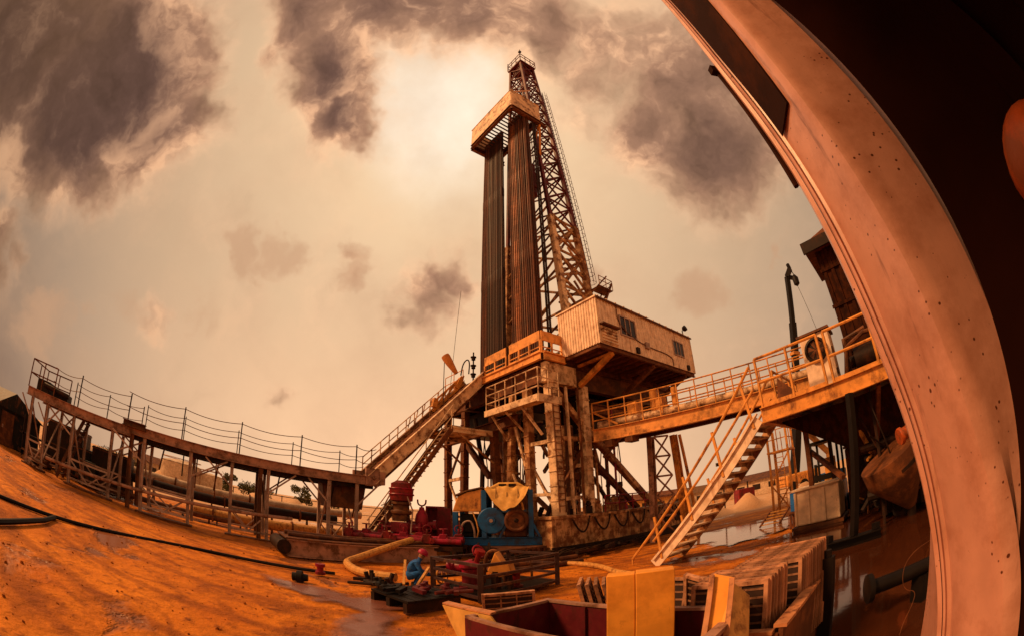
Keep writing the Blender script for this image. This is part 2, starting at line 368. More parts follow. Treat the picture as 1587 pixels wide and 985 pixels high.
# ------------------------------------------------------------------ repeated helpers
def railing(path, h=1.25, step=1.6, r=.03, rails=(1., .55), toe=0, up=(0,0,1)):
    """handrail along a 3-D path: posts, rails and an optional toe board"""
    b = MB()
    for i in range(len(path)-1):
        p, q = path[i], path[i+1]; L_ = math.sqrt(dot(sub(q,p), sub(q,p))); k = max(1, round(L_/step))
        for j in range(k+1):
            if i and j == 0: continue
            c = lerp(p, q, j/k); b.tube(c, add(c, (0,0,h)), r, 6)
        for t in rails: b.tube(add(p, (0,0,h*t)), add(q, (0,0,h*t)), r, 6)
        if toe: b.beam(add(p, (0,0,toe/2)), add(q, (0,0,toe/2)), .02, toe)
    return b
def lattice(p0, p1, q0, q1, n, r, rung=True, shape='x', sect='tube', n_side=5):
    """cross bracing between two chords p0->p1 and q0->q1"""
    b = MB()
    for i in range(n):
        a, c = lerp(p0, p1, i/n), lerp(p0, p1, (i+1)/n); d, e = lerp(q0, q1, i/n), lerp(q0, q1, (i+1)/n)
        if shape == 'x': b.tube(a, e, r, n_side); b.tube(d, c, r, n_side)
        elif shape == 'z':
            if i % 2: b.tube(a, e, r, n_side)
            else: b.tube(d, c, r, n_side)
        elif shape == 'r': pass
        elif shape == 'k':
            mid = lerp(lerp(d, e, .5), lerp(a, c, .5), 0); b.tube(a, mid, r, n_side); b.tube(c, mid, r, n_side)
        if rung: b.tube(c, e, r, n_side)
    return b

# every spare screen has had its own wear: the frame tone differs from copy to copy
def vary_by_object(m, lo, hi):
    nt = m.node_tree; bs = [n for n in nt.nodes if n.type == 'BSDF_PRINCIPLED'][0]; src = bs.inputs['Base Color'].links[0].from_socket
    oi = nt.nodes.new('ShaderNodeObjectInfo'); r = nt.nodes.new('ShaderNodeMapRange'); r.inputs[3].default_value = lo; r.inputs[4].default_value = hi; nt.links.new(oi.outputs['Random'], r.inputs[0])
    v = nt.nodes.new('ShaderNodeVectorMath'); v.operation = 'SCALE'; nt.links.new(src, v.inputs[0]); nt.links.new(r.outputs[0], v.inputs['Scale']); nt.links.new(v.outputs[0], bs.inputs['Base Color'])
M['screenframe'] = mat('spare_screen_frame', (.50,.24,.13), .55, rust=.3, rustcol=(.14,.045,.02), scale=4, dirt=.25); vary_by_object(M['screenframe'], .45, 1.15)
vary_by_object(M['pipedark'], .6, 1.5); vary_by_object(M['pipe'], .5, 1.4); vary_by_object(M['pipelight'], .55, 1.2)

# ================================================================== drilling rig: substructure
T = Thing('rig_substructure', 'tall rusty steel substructure and drill floor under the mast, standing on box girders', 'rig base', (5,4,0), W)
def girder(b0, b1):
    g = MB().box((-.35,b0,.25), (13.2,b1,1.95))
    g.box((-.45,b0-.08,1.95), (13.3,b1+.08,2.12)).box((-.45,b0-.08,.02), (13.3,b1+.08,.25))
    for i in range(12):
        a = -.2+i*1.2; g.box((a,b0-.07,.25), (a+.09,b0-.002,1.95))
    return g
gb = T.part('base_girder', girder(-.55,.6), M['rustcream'], bevel=.02)
for a in (8.95, 10.1, 11.4):
    T.part('lightening_hole', MB().tube((a,-.62,1.1), (a,-.54,1.1), .32, 18), M['dark'], gb)
T.part('base_girder', girder(9.4,10.5), M['rustcream'])
# low plinth on the ramp side, dark ribbed
pl = MB().box((-2.7,-.2,.02), (-.5,6.6,.52)).box((-2.8,-.3,.52), (-.48,6.7,.62))
for i in range(16): pl.box((-2.82,-.1+i*.42,.03), (-2.7,.04+i*.42,.52))
for i in range(6): pl.box((-2.6+i*.38,-.32,.03), (-2.48+i*.38,-.2,.52))
T.part('plinth', pl, M['brown'])
def column(p, q, w, m, name='column'):
    c = MB().beam(p, q, w, w)
    d = sub(q, p)
    for k in range(1, 9):
        x = lerp(p, q, k/9); c.beam(add(x, mul(d, -.004)), add(x, mul(d, .004)), w+.08, w+.08)
    o = T.part(name, c, m, bevel=.015)
    return o
column((.72,0,2.13), (.45,0,9.3), .56, M['cream'])
column((3.0,0,2.13), (2.95,0,9.5), .52, M['cream'])
column((.35,1.7,1.2), (.05,1.5,9.3), .42, M['rustcream'])
column((-.1,3.2,1.2), (.2,3.0,9.3), .34, M['rustcream'])
column((.3,4.6,1.2), (.1,5.0,9.3), .42, M['rust'])
column((-.1,8.0,1.2), (-.05,7.9,9.2), .42, M['rust'])
column((-.1,10.0,.2), (-.1,10.2,9.2), .42, M['rust'])
column((4.5,9.8,2.1), (4.4,9.8,9.4), .46, M['rust'])
column((7.3,9.8,2.1), (7.2,9.8,9.4), .42, M['rust'])
column((5.6,4.6,.3), (5.6,4.6,9.4), .5, M['rust'])
column((12.3,9.8,2.1), (12.3,9.8,9.4), .42, M['rust'])
br = MB().beam((3.2,-.02,6.9), (9.4,-.02,2.1), .36, .34); T.part('diagonal_brace', br, M['rustcream'])
T.part('diagonal_brace', MB().beam((3.2,.75,6.1), (8.6,.75,2.1), .34, .3), M['rust'])
T.part('diagonal_brace', MB().beam((.75,-.02,9.0), (2.75,-.02,7.2), .3, .3), M['rustcream'])
T.part('diagonal_brace', MB().beam((3.4,9.8,6.9), (9.4,9.8,2.1), .34, .3), M['brown'])
T.part('diagonal_brace', MB().beam((0,7.9,7.1), (.1,5.3,4.6), .3, .3), M['brown'])
T.part('diagonal_brace', MB().beam((.1,3.0,8.2), (.3,1.9,4.4), .14, .14), M['cream'])
T.part('diagonal_brace', MB().beam((.35,1.6,4.9), (.65,.3,2.6), .14, .14), M['cream'])
T.part('diagonal_brace', MB().beam((.0,2.9,4.6), (.3,1.7,2.2), .12, .12), M['cream'])
for (p, q, w) in (((.05,1.6,6.1),(.6,.1,6.2),.2), ((.05,1.6,3.3),(.65,.1,3.3),.18), ((-.1,10,4.6),(-.1,8,4.7),.2), ((-.1,10,1.9),(-.1,8,1.9),.16), ((2.95,0,4.9),(1.6,1.2,4.9),.2)):
    T.part('cross_beam', MB().beam(p, q, w, w), M['cream'])
T.part('diagonal_brace', MB().beam((-.1,9.9,4.5), (-.1,8.15,2.1), .13, .13), M['cream'])
T.part('diagonal_brace', MB().beam((-.1,9.9,4.7), (-.1,8.15,7.2), .13, .13), M['brown'])
# floor beams, deck, machinery slung below the floor
fb = MB()
for b in (.05, 2.6, 5.2, 7.8, 10.2): fb.ibeam((-.15,b,9.95), (12.6,b,9.95), .45, 1.25)
T.part('floor_beam', fb, M['brown'])
fx = MB()
for a in (.1, 3.4, 6.7, 10, 12.5): fx.ibeam((a,.3,9.93), (a,10,9.93), .4, 1.1)
T.part('floor_beam', fx, M['rust'])
T.part('floor_deck', MB().box((-.3,-.2,10.6), (12.9,10.5,F)), M['brown'])
T.part('cross_beam', MB().ibeam((-.1,2.2,7.7), (-.1,10.4,7.45), .4, .62), M['rust'])
T.part('cross_beam', MB().ibeam((3.2,.4,8.4), (12.6,.4,8.5), .4, .6), M['rust'])
T.part('cross_beam', MB().ibeam((1,10.2,8.2), (12.6,10.2,8.2), .4, .6), M['rust'])
mc = MB().box((3.6,.9,7.0), (6.2,3.6,9.3)).box((6.6,.8,7.6), (9.4,2.8,9.3)).box((1.0,5.5,7.7), (4.2,9.2,9.3)).box((.9,2.4,8.3),(3.2,4.6,9.3)).tube((3.9,1.2,6.6),(6,1.2,6.6),.45,14).tube((7.2,.9,7.5),(7.2,2.6,7.5),.4,12)
T.part('winch_housing', mc, M['dark'], bevel=.04)
for (a, b, r, z0, z1, m) in ((2.45,1.0,.42,2.3,7.3,'rustcream'), (4.9,3.9,.55,.3,8.8,'rust'), (1.7,5.3,.5,.6,7.6,'rustcream'), (6.3,1.3,.12,2.1,8.4,'rust'), (4.0,.9,.1,2.1,8.4,'brown'), (2.0,.55,.09,2.1,9.4,'brown'), (5.4,-.1,.07,2.1,8.4,'magenta')):
    pr = [(r,0),(r,(z1-z0)*.25),(r*1.3,(z1-z0)*.25+.02),(r*1.3,(z1-z0)*.25+.16),(r,(z1-z0)*.25+.18),(r,(z1-z0)*.6),(r*1.25,(z1-z0)*.6+.02),(r*1.25,(z1-z0)*.6+.14),(r,(z1-z0)*.6+.16),(r,z1-z0)]
    T.part('riser_pipe', MB().lathe((a,b,z0), pr, 16), M[m])
T.part('flange', MB().lathe((2.45,1.0,4.1), [(.5,0),(.72,.05),(.72,.4),(.5,.45),(.5,.6),(.66,.62),(.66,.8),(.4,.85)], 18), M['rust'])
# hoses, lines and light steel hung through the substructure
rr = random.Random(17)
for k in range(26):
    a, b = rr.uniform(.4,8), rr.uniform(.9,9); z0_ = rr.choice((.3,2.2,3.5)); z1_ = rr.uniform(7.6,9.3)
    T.part('service_line', MB().path([(a,b,z0_),(a+rr.uniform(-.2,.2),b+rr.uniform(-.2,.2),(z0_+z1_)/2),(a+rr.uniform(-.3,.3),b+rr.uniform(-.3,.3),z1_)], rr.choice((.04,.06,.1,.16)), 7), M[rr.choice(('dark','brown','rust','rust','rustcream','brown'))])
for k in range(26):
    a, b, z = rr.uniform(.4,7), rr.uniform(.6,8.5), rr.uniform(2.5,8.6); l = rr.uniform(1,2.6)
    T.part('secondary_beam', MB().beam((a,b,z),(a+l*rr.choice((0,1)),b+l*rr.choice((.4,1)),z+rr.uniform(-2.2,2.2)), rr.choice((.14,.2,.3)), .24), M[rr.choice(('brown','rust','dark','rustcream'))])
for k in range(9):
    a, b, z = rr.uniform(.6,6), rr.uniform(.9,7), rr.uniform(6.6,8.6); s = rr.uniform(.3,.7)
    T.part('hung_equipment', MB().box((a,b,z),(a+s,b+s*1.2,z+s*1.3)).tube((a+s*.5,b-.15,z+s*.4),(a+s*.5,b+s,z+s*.4),s*.3,10), M['dark'], bevel=.03)
for k in range(7):
    a = 1.0+k*1.7; T.part('hanging_hose', MB().path([(a,-.64,1.9),(a+.3,-.75,1.3),(a+.7,-.78,1.1),(a+1.1,-.72,1.5),(a+1.3,-.64,2.0)], .05, 6), M['dark'])
T.part('girder_rail', railing([(3.8,-.5,2.12),(9.0,-.5,2.12)],.95,1.2,.04,(1.,.5)), M['magenta'])
T.part('column_ladder', lattice((.42,-.36,2.3),(.2,-.36,9),(.86,-.36,2.3),(.64,-.36,9),20,.022,shape='r').tube((.42,-.36,2.3),(.2,-.36,9),.03,5).tube((.86,-.36,2.3),(.64,-.36,9),.03,5), M['rust'])
for (p,q,w,m) in (((.75,-.02,3.0),(2.95,-.02,3.1),.2,'cream'),((.75,.1,3.2),(2.9,.1,6.0),.16,'rust'),((.7,-.02,6.3),(2.95,-.02,6.4),.24,'rustcream'),((1.5,-.3,2.1),(1.3,-.3,9.2),.13,'cream'),((2.3,-.3,2.1),(2.25,-.3,9.3),.1,'rust'),((3.5,.2,2.1),(3.6,.2,8),.18,'brown'),((4.2,.3,2.1),(4.0,.3,8.2),.12,'rustcream')):
    T.part('secondary_beam', MB().beam(p,q,w,w), M[m])
for k in range(8):
    a = 1.2+rr.uniform(0,7); s = rr.uniform(.2,.45); T.part('girder_fitting', MB().box((a,-.3,2.13),(a+s*1.6,-.3+s,2.13+s*1.5)).lathe((a+s*.8,-.2,2.13+s*1.5),[(s*.4,0),(s*.6,.05),(s*.6,.15),(s*.2,.3)],10), M[rr.choice(('rust','dark','magenta','rustcream'))], bevel=.02)
T.part('dark_skirt', MB().box((-.5,-.72,.0),(13.2,-.64,.5)), M['dark'])  # dark strip along the foot of the near girder
# windwall round the floor edge: solid strip on top, open below
def windwall(p, q):
    w = MB(); d = sub(q, p); L_ = math.sqrt(dot(d, d)); k = max(1, round(L_/1.0))
    w.beam(add(p,(0,0,1.02)), add(q,(0,0,1.02)), .06, .58)
    w.beam(add(p,(0,0,.08)), add(q,(0,0,.08)), .1, .16)
    w.beam(add(p,(0,0,.36)), add(q,(0,0,.36)), .05, .05)
    for i in range(k+1):
        c = lerp(p, q, i/k); w.beam(c, add(c,(0,0,.76)), .09, .09)
    return w
T.part('wind_wall', windwall((-.3,2.95,F), (-.3,5.2,F)), M['yellow'])
T.part('wind_wall', windwall((-.3,-.15,F), (-.3,2.6,F)), M['yellow'])
T.part('wind_wall', windwall((-.26,-.22,F), (1.3,-.22,F)), M['yellow'])
T.part('railing', railing([(-.3,7.9,F),(-.3,10.4,F)], 1.3, 1.2), M['yellow'])
T.part('edge_beam', MB().ibeam((-.42,-.3,10.7), (-.42,5.3,10.7), .2, .42).ibeam((-.3,-.42,10.7), (1.3,-.42,10.7), .2, .42), M['yellow'])
T.part('panel_box', MB().box((-.15,-.36,9.3), (2.2,.1,10.44)), M['cream'], bevel=.03)
bal = MB().box((-1.25,-.9,8.12), (-.25,3.75,8.22)).box((-1.3,-.95,7.95), (-1.2,3.8,8.3)).box((-1.3,-.97,7.9),(.3,-.87,8.3))
T.part('balcony', bal, M['cream'])
T.part('balcony_rail', railing([(-.3,3.7,8.22),(-1.22,3.7,8.22),(-1.22,-.88,8.22),(.2,-.88,8.22)], 1.5, .9, .035, (1.,.66,.33)), M['cream'])
T.part('balcony_bracket', MB().beam((-1.1,3.3,7.95), (-.1,3.2,6.6), .1, .1).beam((-1.1,.6,7.95), (-.0,.3,6.5), .12, .12).beam((-1.1,2,7.95),(0,1.8,6.9),.1,.1), M['cream'])
# ------------------------------------------------------------------ doghouse
D = Thing('doghouse', 'pale corrugated cabin with two dark windows cantilevered off the drill floor', 'cabin', (6.6,-1.5,F), W)
A0, A1, B0, B1, Z0, Z1 = 1.34, 11.85, -3.05, -.02, F-.02, F+2.66
wl = MB()
wl.box((A0,B0,Z0), (A1,B0+.08,Z1)).box((A0,B1-.08,Z0), (A1,B1,Z1)).box((A0,B0+.082,Z0), (A0+.08,B1-.082,Z1)).box((A1-.08,B0+.082,Z0), (A1,B1-.082,Z1))
for i in range(15):
    b = B0+.12+i*.2; wl.box((A0-.035,b,Z0+.02), (A0-.001,b+.09,Z1-.02))
i = 0
wins = [(3.35,4.75,11.9,12.98), (9.22,10.5,11.9,12.84)]
while A0+.2+i*.26 < A1-.1:
    a = A0+.2+i*.26; i += 1
    if 1.5 < a < 3.0: wl.box((a,B0-.025,Z0+1.15), (a+.1,B0-.001,Z1-.02)); continue
    w = [k for k in wins if k[0]-.14 < a < k[1]+.04]
    if w: wl.box((a,B0-.025,Z0+.02), (a+.1,B0-.001,w[0][2]-.1)); wl.box((a,B0-.025,w[0][3]+.1), (a+.1,B0-.001,Z1-.02))
    else: wl.box((a,B0-.025,Z0+.02), (a+.1,B0-.001,Z1-.02))
D.part('wall', wl, M['white'])
rf = MB().box((A0-.1,B0-.1,Z1+.002), (A1+.1,B1+.1,Z1+.09))
for k in range(14): rf.box((A0+.1+k*.78,B0-.12,Z1+.09), (A0+.2+k*.78,B1+.1,Z1+.13))
D.part('roof', rf, M['white'])
for (a0,a1,z0,z1) in wins:
    fr = MB().box((a0-.08,B0-.07,z0-.08),(a1+.08,B0-.005,z0)).box((a0-.08,B0-.07,z1),(a1+.08,B0-.005,z1+.08)).box((a0-.08,B0-.07,z0),(a0,B0-.005,z1)).box((a1,B0-.07,z0),(a1+.08,B0-.005,z1))
    for t in (.33,.66): fr.box((a0+(a1-a0)*t-.03,B0-.06,z0),(a0+(a1-a0)*t+.03,B0-.03,z1))
    w = D.part('window', fr, M['grey'])
    D.part('pane', MB().box((a0,B0-.028,z0),(a1,B0-.006,z1)), M['glass'], w)
lv = MB().box((1.52,B0-.05,F+.05),(2.9,B0-.004,F+1.02))
for k in range(5): lv.hexa([(1.56,B0-.05,F+.12+k*.18),(2.86,B0-.05,F+.12+k*.18),(2.86,B0-.12,F+.12+k*.18),(1.56,B0-.12,F+.12+k*.18),(1.56,B0-.05,F+.26+k*.18),(2.86,B0-.05,F+.26+k*.18),(2.86,B0-.06,F+.26+k*.18),(1.56,B0-.06,F+.26+k*.18)])
D.part('louvre_panel', lv, M['cream'])
D.part('panel_hood', MB().box((1.45,B0-.3,F+1.05),(2.97,B0-.004,F+1.12)), M['brown'])
fl = MB()
fl.ibeam((A0,B0+.06,F-.15),(A1,B0+.06,F-.15),.18,.26).ibeam((A0,B1-.1,F-.15),(A1,B1-.1,F-.15),.18,.26)
for k in range(15): fl.beam((A0+.1+k*.735,B0+.16,F-.12),(A0+.1+k*.735,B1-.2,F-.12),.1,.18)
D.part('floor_frame', fl, M['rust'])
D.part('floor_plate', MB().box((A0+.02,B0+.1,F-.03),(A1-.02,B1-.1,F-.021)), M['brown'])
for a in (2.5, 6.6, 10.6):
    D.part('bracket', MB().beam((a,-.3,F-1.5),(a,B0+.15,F-.3),.26,.28).beam((a,-.3,F-.32),(a,B0+.12,F-.32),.2,.14), M['amber'] if a < 3 else M['rust'], bevel=.015)
D.part('conduit', MB().path([(3.1,B0-.06,Z1-.05),(3.1,B0-.06,F+1.4),(5.2,B0-.06,F+.7),(8.8,B0-.06,F+.7),(8.8,B0-.06,F+.05)],.03,6), M['brown'])
D.part('junction_box', MB().box((5.6,B0-.16,F+.55),(6.0,B0-.03,F+.95)), M['grey'], bevel=.02)
for a in (A0-.03,A1-.05): D.part('corner_trim', MB().box((a-.01,B0-.05,Z0),(a+.1,B0-.03,Z1)), M['cream'])
D.part('gutter', MB().box((A0-.1,B0-.16,Z1-.08),(A1+.1,B0-.1,Z1+.02)), M['brown'])
D.part('flood_lamp', MB().tube((10.9,B0-.05,Z1+.1),(10.9,B0-.05,Z1+.4),.04).lathe((10.9,B0-.1,Z1+.42),[(.08,0),(.2,.1),(.22,.3),(.05,.32)],12,(0,-1,.3)), M['dark'])
for a in (4.6, 10.7): D.part('vent', MB().box((a,B0-.14,F+.04),(a+.28,B0-.026,F+.4)), M['dark'])

# ------------------------------------------------------------------ mast
Ma = Thing('mast', 'dark red lattice drilling mast tapering up to a railed crown behind the racked pipes', 'mast', (4.8,4.5,F), W)
ZB, ZT = F, 49.5
def leg(k, z):
    t = (z-ZB)/(ZT-ZB)
    base = {0:(3.5,1.0),1:(3.5,8.0),2:(6.5,8.0),3:(6.5,1.0)}[k]; top = {0:(2.75,3.35),1:(2.75,5.3),2:(4.6,5.3),3:(4.6,3.35)}[k]
    return (base[0]+(top[0]-base[0])*t, base[1]+(top[1]-base[1])*t, z)
ZM = 23.5
for k in range(4):
    Ma.part('lower_leg', MB().beam(leg(k,ZB), leg(k,ZM), .42, .42), M['cream'] if k == 0 else M['rustcream'])
    Ma.part('leg', MB().beam(leg(k,ZM), leg(k,ZT), .27, .27), M['mastred'])
for (i, j) in ((0,3),(1,2),(3,2),(0,1)):
    if (i, j) == (0,1):      # open V-door face: bracing only high up
        lo = MB(); hi = lattice(leg(i,37.5), leg(i,ZT), leg(j,37.5), leg(j,ZT), 6, .085)
    else:
        lo = lattice(leg(i,ZB), leg(i,ZM), leg(j,ZB), leg(j,ZM), 4, .11); hi = lattice(leg(i,ZM), leg(i,ZT), leg(j,ZM), leg(j,ZT), 13, .085)
    if lo.v: Ma.part('lower_bracing', lo, M['rustcream'])
    Ma.part('bracing', hi, M['mastred'])
sb = MB()
for z in (15,18,21): sb.tube(leg(3,z), lerp(leg(3,z),leg(2,z),.5), .1); sb.tube(leg(0,z), leg(3,z+1.2), .12); sb.tube(lerp(leg(0,z),leg(3,z),.5), leg(3,z-2), .09)
for z in (12.5,14.5,16.5,18.5,20.5,22.5): sb.tube(leg(0,z), lerp(leg(3,z+2),leg(2,z+2),.3), .09); sb.tube(leg(3,z), leg(0,z+1.5), .11); sb.tube(leg(1,z),leg(0,z+2.2),.09)
Ma.part('service_pipe', sb, M['rustcream'])
# raised platform and junk at the top of the lower section
Ma.part('service_platform', MB().box((6.2,.3,17.6),(7.7,1.2,17.66)).beam((6.5,.9,16.2),(7.5,.6,17.6),.1).beam((6.4,1.0,16.0),(7.3,1.1,17.6),.08).beam((6.3,.8,15.2),(7.9,.5,18.4),.14).beam((6.2,.9,16.8),(7.6,.2,16.4),.12).beam((5.9,.8,17.2),(7.0,.2,18.6),.1), M['rust'])
Ma.part('platform_rail', railing([(6.2,.3,17.66),(7.7,.3,17.66),(7.7,1.2,17.66)],.8,.8,.03), M['rustcream'])
# crown
cz = ZT
Ma.part('crown_block', MB().box((2.5,3.1,cz),(4.85,5.55,cz+.25)).box((2.9,3.6,cz-1.3),(4.4,5.0,cz-.01)), M['mastred'])
Ma.part('crown_sheave', MB().tube((3.2,3.9,cz+.7),(3.2,4.2,cz+.7),.55,16).tube((3.9,4.2,cz+.7),(3.9,4.6,cz+.7),.5,16), M['dark'])
Ma.part('crown_rail', railing([(2.5,3.1,cz+.25),(4.85,3.1,cz+.25),(4.85,5.55,cz+.25),(2.5,5.55,cz+.25),(2.5,3.1,cz+.25)],1.5,.8,.05), M['mastred'])
Ma.part('aerial', MB().tube((2.55,3.15,cz+.25),(2.55,3.15,cz+3.0),.05,6).tube((2.5,5.5,cz+.25),(2.5,5.5,cz+2.2),.05,6).box((2.4,3.0,cz+2.2),(2.7,3.3,cz+2.5)), M['dark'])
# caged ladder on the far right leg
ld = MB(); lo_, hi_ = leg(3,18.5), leg(3,44)
off = (.35,-.12,0); p, q = add(lo_,off), add(hi_,off)
ld.tube(p,q,.035,5).tube(add(p,(.3,.35,0)),add(q,(.3,.35,0)),.035,5)
n = 60
for i in range(n+1): c = lerp(p,q,i/n); ld.tube(c, add(c,(.3,.35,0)), .022, 4)
Ma.part('ladder', ld, M['mastred'])
cg = MB()
for i in range(34):
    c = add(lerp(p,q,i/34),(.15,.17,0)); cg.path([add(c,(.45*cos(t)*.75+.1,.45*sin(t)*.75-.1,0)) for t in [-2.4+4.0*k/7 for k in range(8)]], .022, 4)
for t in (-2.0,-1.0,.2,1.2): cg.tube(add(p,(.25+.34*cos(t),.07+.34*sin(t),0)), add(q,(.25+.34*cos(t),.07+.34*sin(t),0)), .02, 4)
Ma.part('ladder_cage', cg, M['mastred'])
# standpipe, hanging block and lines inside
Ma.part('travelling_block', MB().box((3.9,4.2,29),(4.7,5.0,31)).tube((4.3,4.6,28.2),(4.3,4.6,29),.35,12).box((4.1,4.3,31),(4.5,4.9,32.2)), M['mastred'], bevel=.08)
ln = MB()
for da, db in ((-.2,-.2),(.2,-.2),(-.2,.2),(.2,.2),(0,.3),(0,-.3)): ln.tube((4.3+da,4.6+db,32),(3.6+da,4.3+db,cz-.5),.03,4)
Ma.part('drilling_line', ln, M['dark'])
Ma.part('standpipe', MB().tube(add(leg(1,F),(.2,-.4,0)),add(leg(1,36),(.2,-.4,0)),.11,8), M['rust'])
# racking board: a boxed gallery carried in front of the mast
RB = (-.55,2.8,1.35,7.7,34.4,37.2)
a0,a1,b0,b1,z0,z1 = RB
pn = MB().box((a0-.06,b0,z0+.35),(a0,b1,z1)).box((a0,b0-.06,z0+.35),(a1,b0-.001,z1)).box((a0,b1+.001,z0+.35),(a1,b1+.06,z1))
pn.box((a0-.1,b0-.1,z1),(a0+.04,b1+.1,z1+.08)).box((a0+.041,b0-.1,z1),(a1,b0+.04,z1+.08))
rk = Ma.part('racking_board', pn, M['cream'])
fg = MB()
for k in range(17): fg.beam((a0+.05,b0+.35+k*.38,z0+.12),(a1-.6,b0+.35+k*.38,z0+.12),.07,.16)
Ma.part('finger', fg, M['brown'], rk)
Ma.part('gallery_beam', MB().ibeam((a0,b0,z0),(a0,b1,z0),.3,.5).ibeam((a0,b0,z0),(a1+.6,b0,z0),.3,.5).ibeam((a0,b1,z0),(a1+.6,b1,z0),.3,.5).ibeam((a1-.3,b0+.3,z0),(a1-.3,b1-.3,z0),.3,.5), M['rust'], rk)
Ma.part('hanger', MB().beam((a0+.2,b0+.05,z1),(3.05,2.6,42),.12).beam((a0+.2,b1-.05,z1),(3.05,6,42),.12).beam((a1-.1,b0,z0-.2),(3.2,2.2,30.5),.16).beam((a1-.1,b0+.1,z0-.1),(3.0,2.4,33),.12), M['amber'], rk)
Ma.part('catwalk_plate', MB().box((a1-.62,b0+.2,z0+.2),(a1,b1-.2,z0+.26)), M['brown'], rk)

# ------------------------------------------------------------------ racked stands of drill pipe
def stand_mesh():
    L_ = 24.5; r = .093; pr = [(r*.9,0)]
    for k in range(3):
        z = k*8.17; pr += [(r*1.02,z+.02),(r*1.02,z+.35),(r*.84,z+.5),(r*.84,z+7.6),(r*1.02,z+7.75),(r*1.02,z+8.15)]
    return MB().lathe((0,0,0), pr, 8)
sd0 = link('drill_pipe_stand', stand_mesh(), M['pipedark']); sm = link('drill_pipe_stand', stand_mesh(), M['pipe']); sl = link('drill_pipe_stand', stand_mesh(), M['pipelight'])
first = {0:True, 1:True, 2:True}
def pipe_stand(a, b, light, label, group, lean):
    src = (sm, sl, sd0)[light]
    o = src if first[light] else src.copy()
    if not first[light]: COL.objects.link(o)
    first[light] = False
    w = W((a, b, F)); o.location = (w[0], w[1], F+random.uniform(0,.12))
    o.rotation_euler = (random.uniform(-.001,.001)+lean[0], random.uniform(-.001,.001)+lean[1], random.uniform(0,6))
    tag(o, label, 'drill pipe', group)
random.seed(11)
for i in range(12):
    for j in range(3):
        if j and 0 < i < 11 and j == 2: continue
        pipe_stand(1.02+j*.2, 1.5+i*.21, 1 if (j == 0 and random.random() < .45) else 0, 'rusty drill pipe stand upright in the near bank, beside the pale cabin', 'drill pipe stands of the near bank', (0,0))
for i in range(14):
    for j in range(2):
        pipe_stand(1.02+j*.2, 5.0+i*.2, 0 if (j == 0 and i > 9 and random.random() < .8) else 2, 'dark drill pipe stand upright in the far bank, above the head of the ramp', 'drill pipe stands of the far bank', (0,0))
for i in range(2):
    pipe_stand(1.95+i*.22, 1.5, 2, 'dark drill pipe standing apart beside the near bank, next to the cabin', 'drill pipe stands apart from the banks', (0,0))

# ------------------------------------------------------------------ V-door ramp, landing stair
Rp = Thing('pipe_ramp', 'long orange pipe ramp sloping from the catwalk up to the drill floor', 'ramp', (-7.2,6.5,0), W)
r0, r1 = (-7.3,0,4.0), (-.35,0,F)
def rp(t, b, dz=0): return (r0[0]+(r1[0]-r0[0])*t, b, r0[2]+(r1[2]-r0[2])*t+dz)
bd = MB().beam(rp(0,6.5,.05), rp(1,6.5,.05), 2.3, .08)
for k in range(18): bd.beam(rp(k/18+.02,5.4,.12), rp(k/18+.02,7.6,.12), .08, .06)
Rp.part('ramp_bed', bd, M['rust'])
Rp.part('side_beam', MB().ibeam(rp(-.02,5.28,.0), rp(1.03,5.28,.0), .3, .62), M['cream'])
Rp.part('side_beam', MB().ibeam(rp(-.02,7.72,.0), rp(1.03,7.72,.0), .3, .62), M['rustcream'])
Rp.part('under_truss', MB().beam(rp(.02,5.5,-.6), rp(.95,5.5,-.6), .14, .14).beam(rp(.02,7.5,-.6), rp(.95,7.5,-.6), .14, .14), M['rust'])
Rp.part('railing', railing([rp(.02,7.75,.3), rp(.8,7.75,.3)], .9, .8, .035, (1.,.5)), M['cream'])
zz = MB()
for k in range(5): zz.beam(rp(.42+k*.07,7.75,.3), rp(.45+k*.07,7.75,1.15), .05)
Rp.part('rail_brace', zz, M['cream'])
cr = MB().beam(rp(.66,7.5,.85), rp(.96,7.5,.9), .12, .12)
for k in range(5): cr.beam(rp(.66+k*.07,7.5,.2), rp(.70+k*.07,7.5,.85), .09, .1)
cr.beam(rp(.66,7.5,.25), rp(.97,7.5,.3), .14, .16).beam(rp(.66,7.5,.5), rp(.68,7.5,.95), .3, .3).beam(rp(.9,7.5,.4), rp(.95,7.5,.8), .3, .3).beam(rp(.68,7.5,.4), rp(.8,7.5,.85), .1).beam(rp(.78,7.5,.4), rp(.9,7.5,.85), .1)
Rp.part('pipe_pusher', cr, M['amber'])
Rp.part('hoop', MB().path([rp(.93,7.3,1.1),rp(.95,7.3,1.8),rp(1.0,7.3,1.9),rp(1.03,7.3,1.5),rp(1.02,7.3,.7)], .045, 6), M['dark'])
Rp.part('foot_bracket', MB().box((-7.75,5.2,3.55),(-7.0,5.4,4.5)).box((-7.75,7.6,3.55),(-7.0,7.8,4.5)).tube((-7.3,5.0,4.0),(-7.3,8.0,4.0),.12), M['rackbeam'])

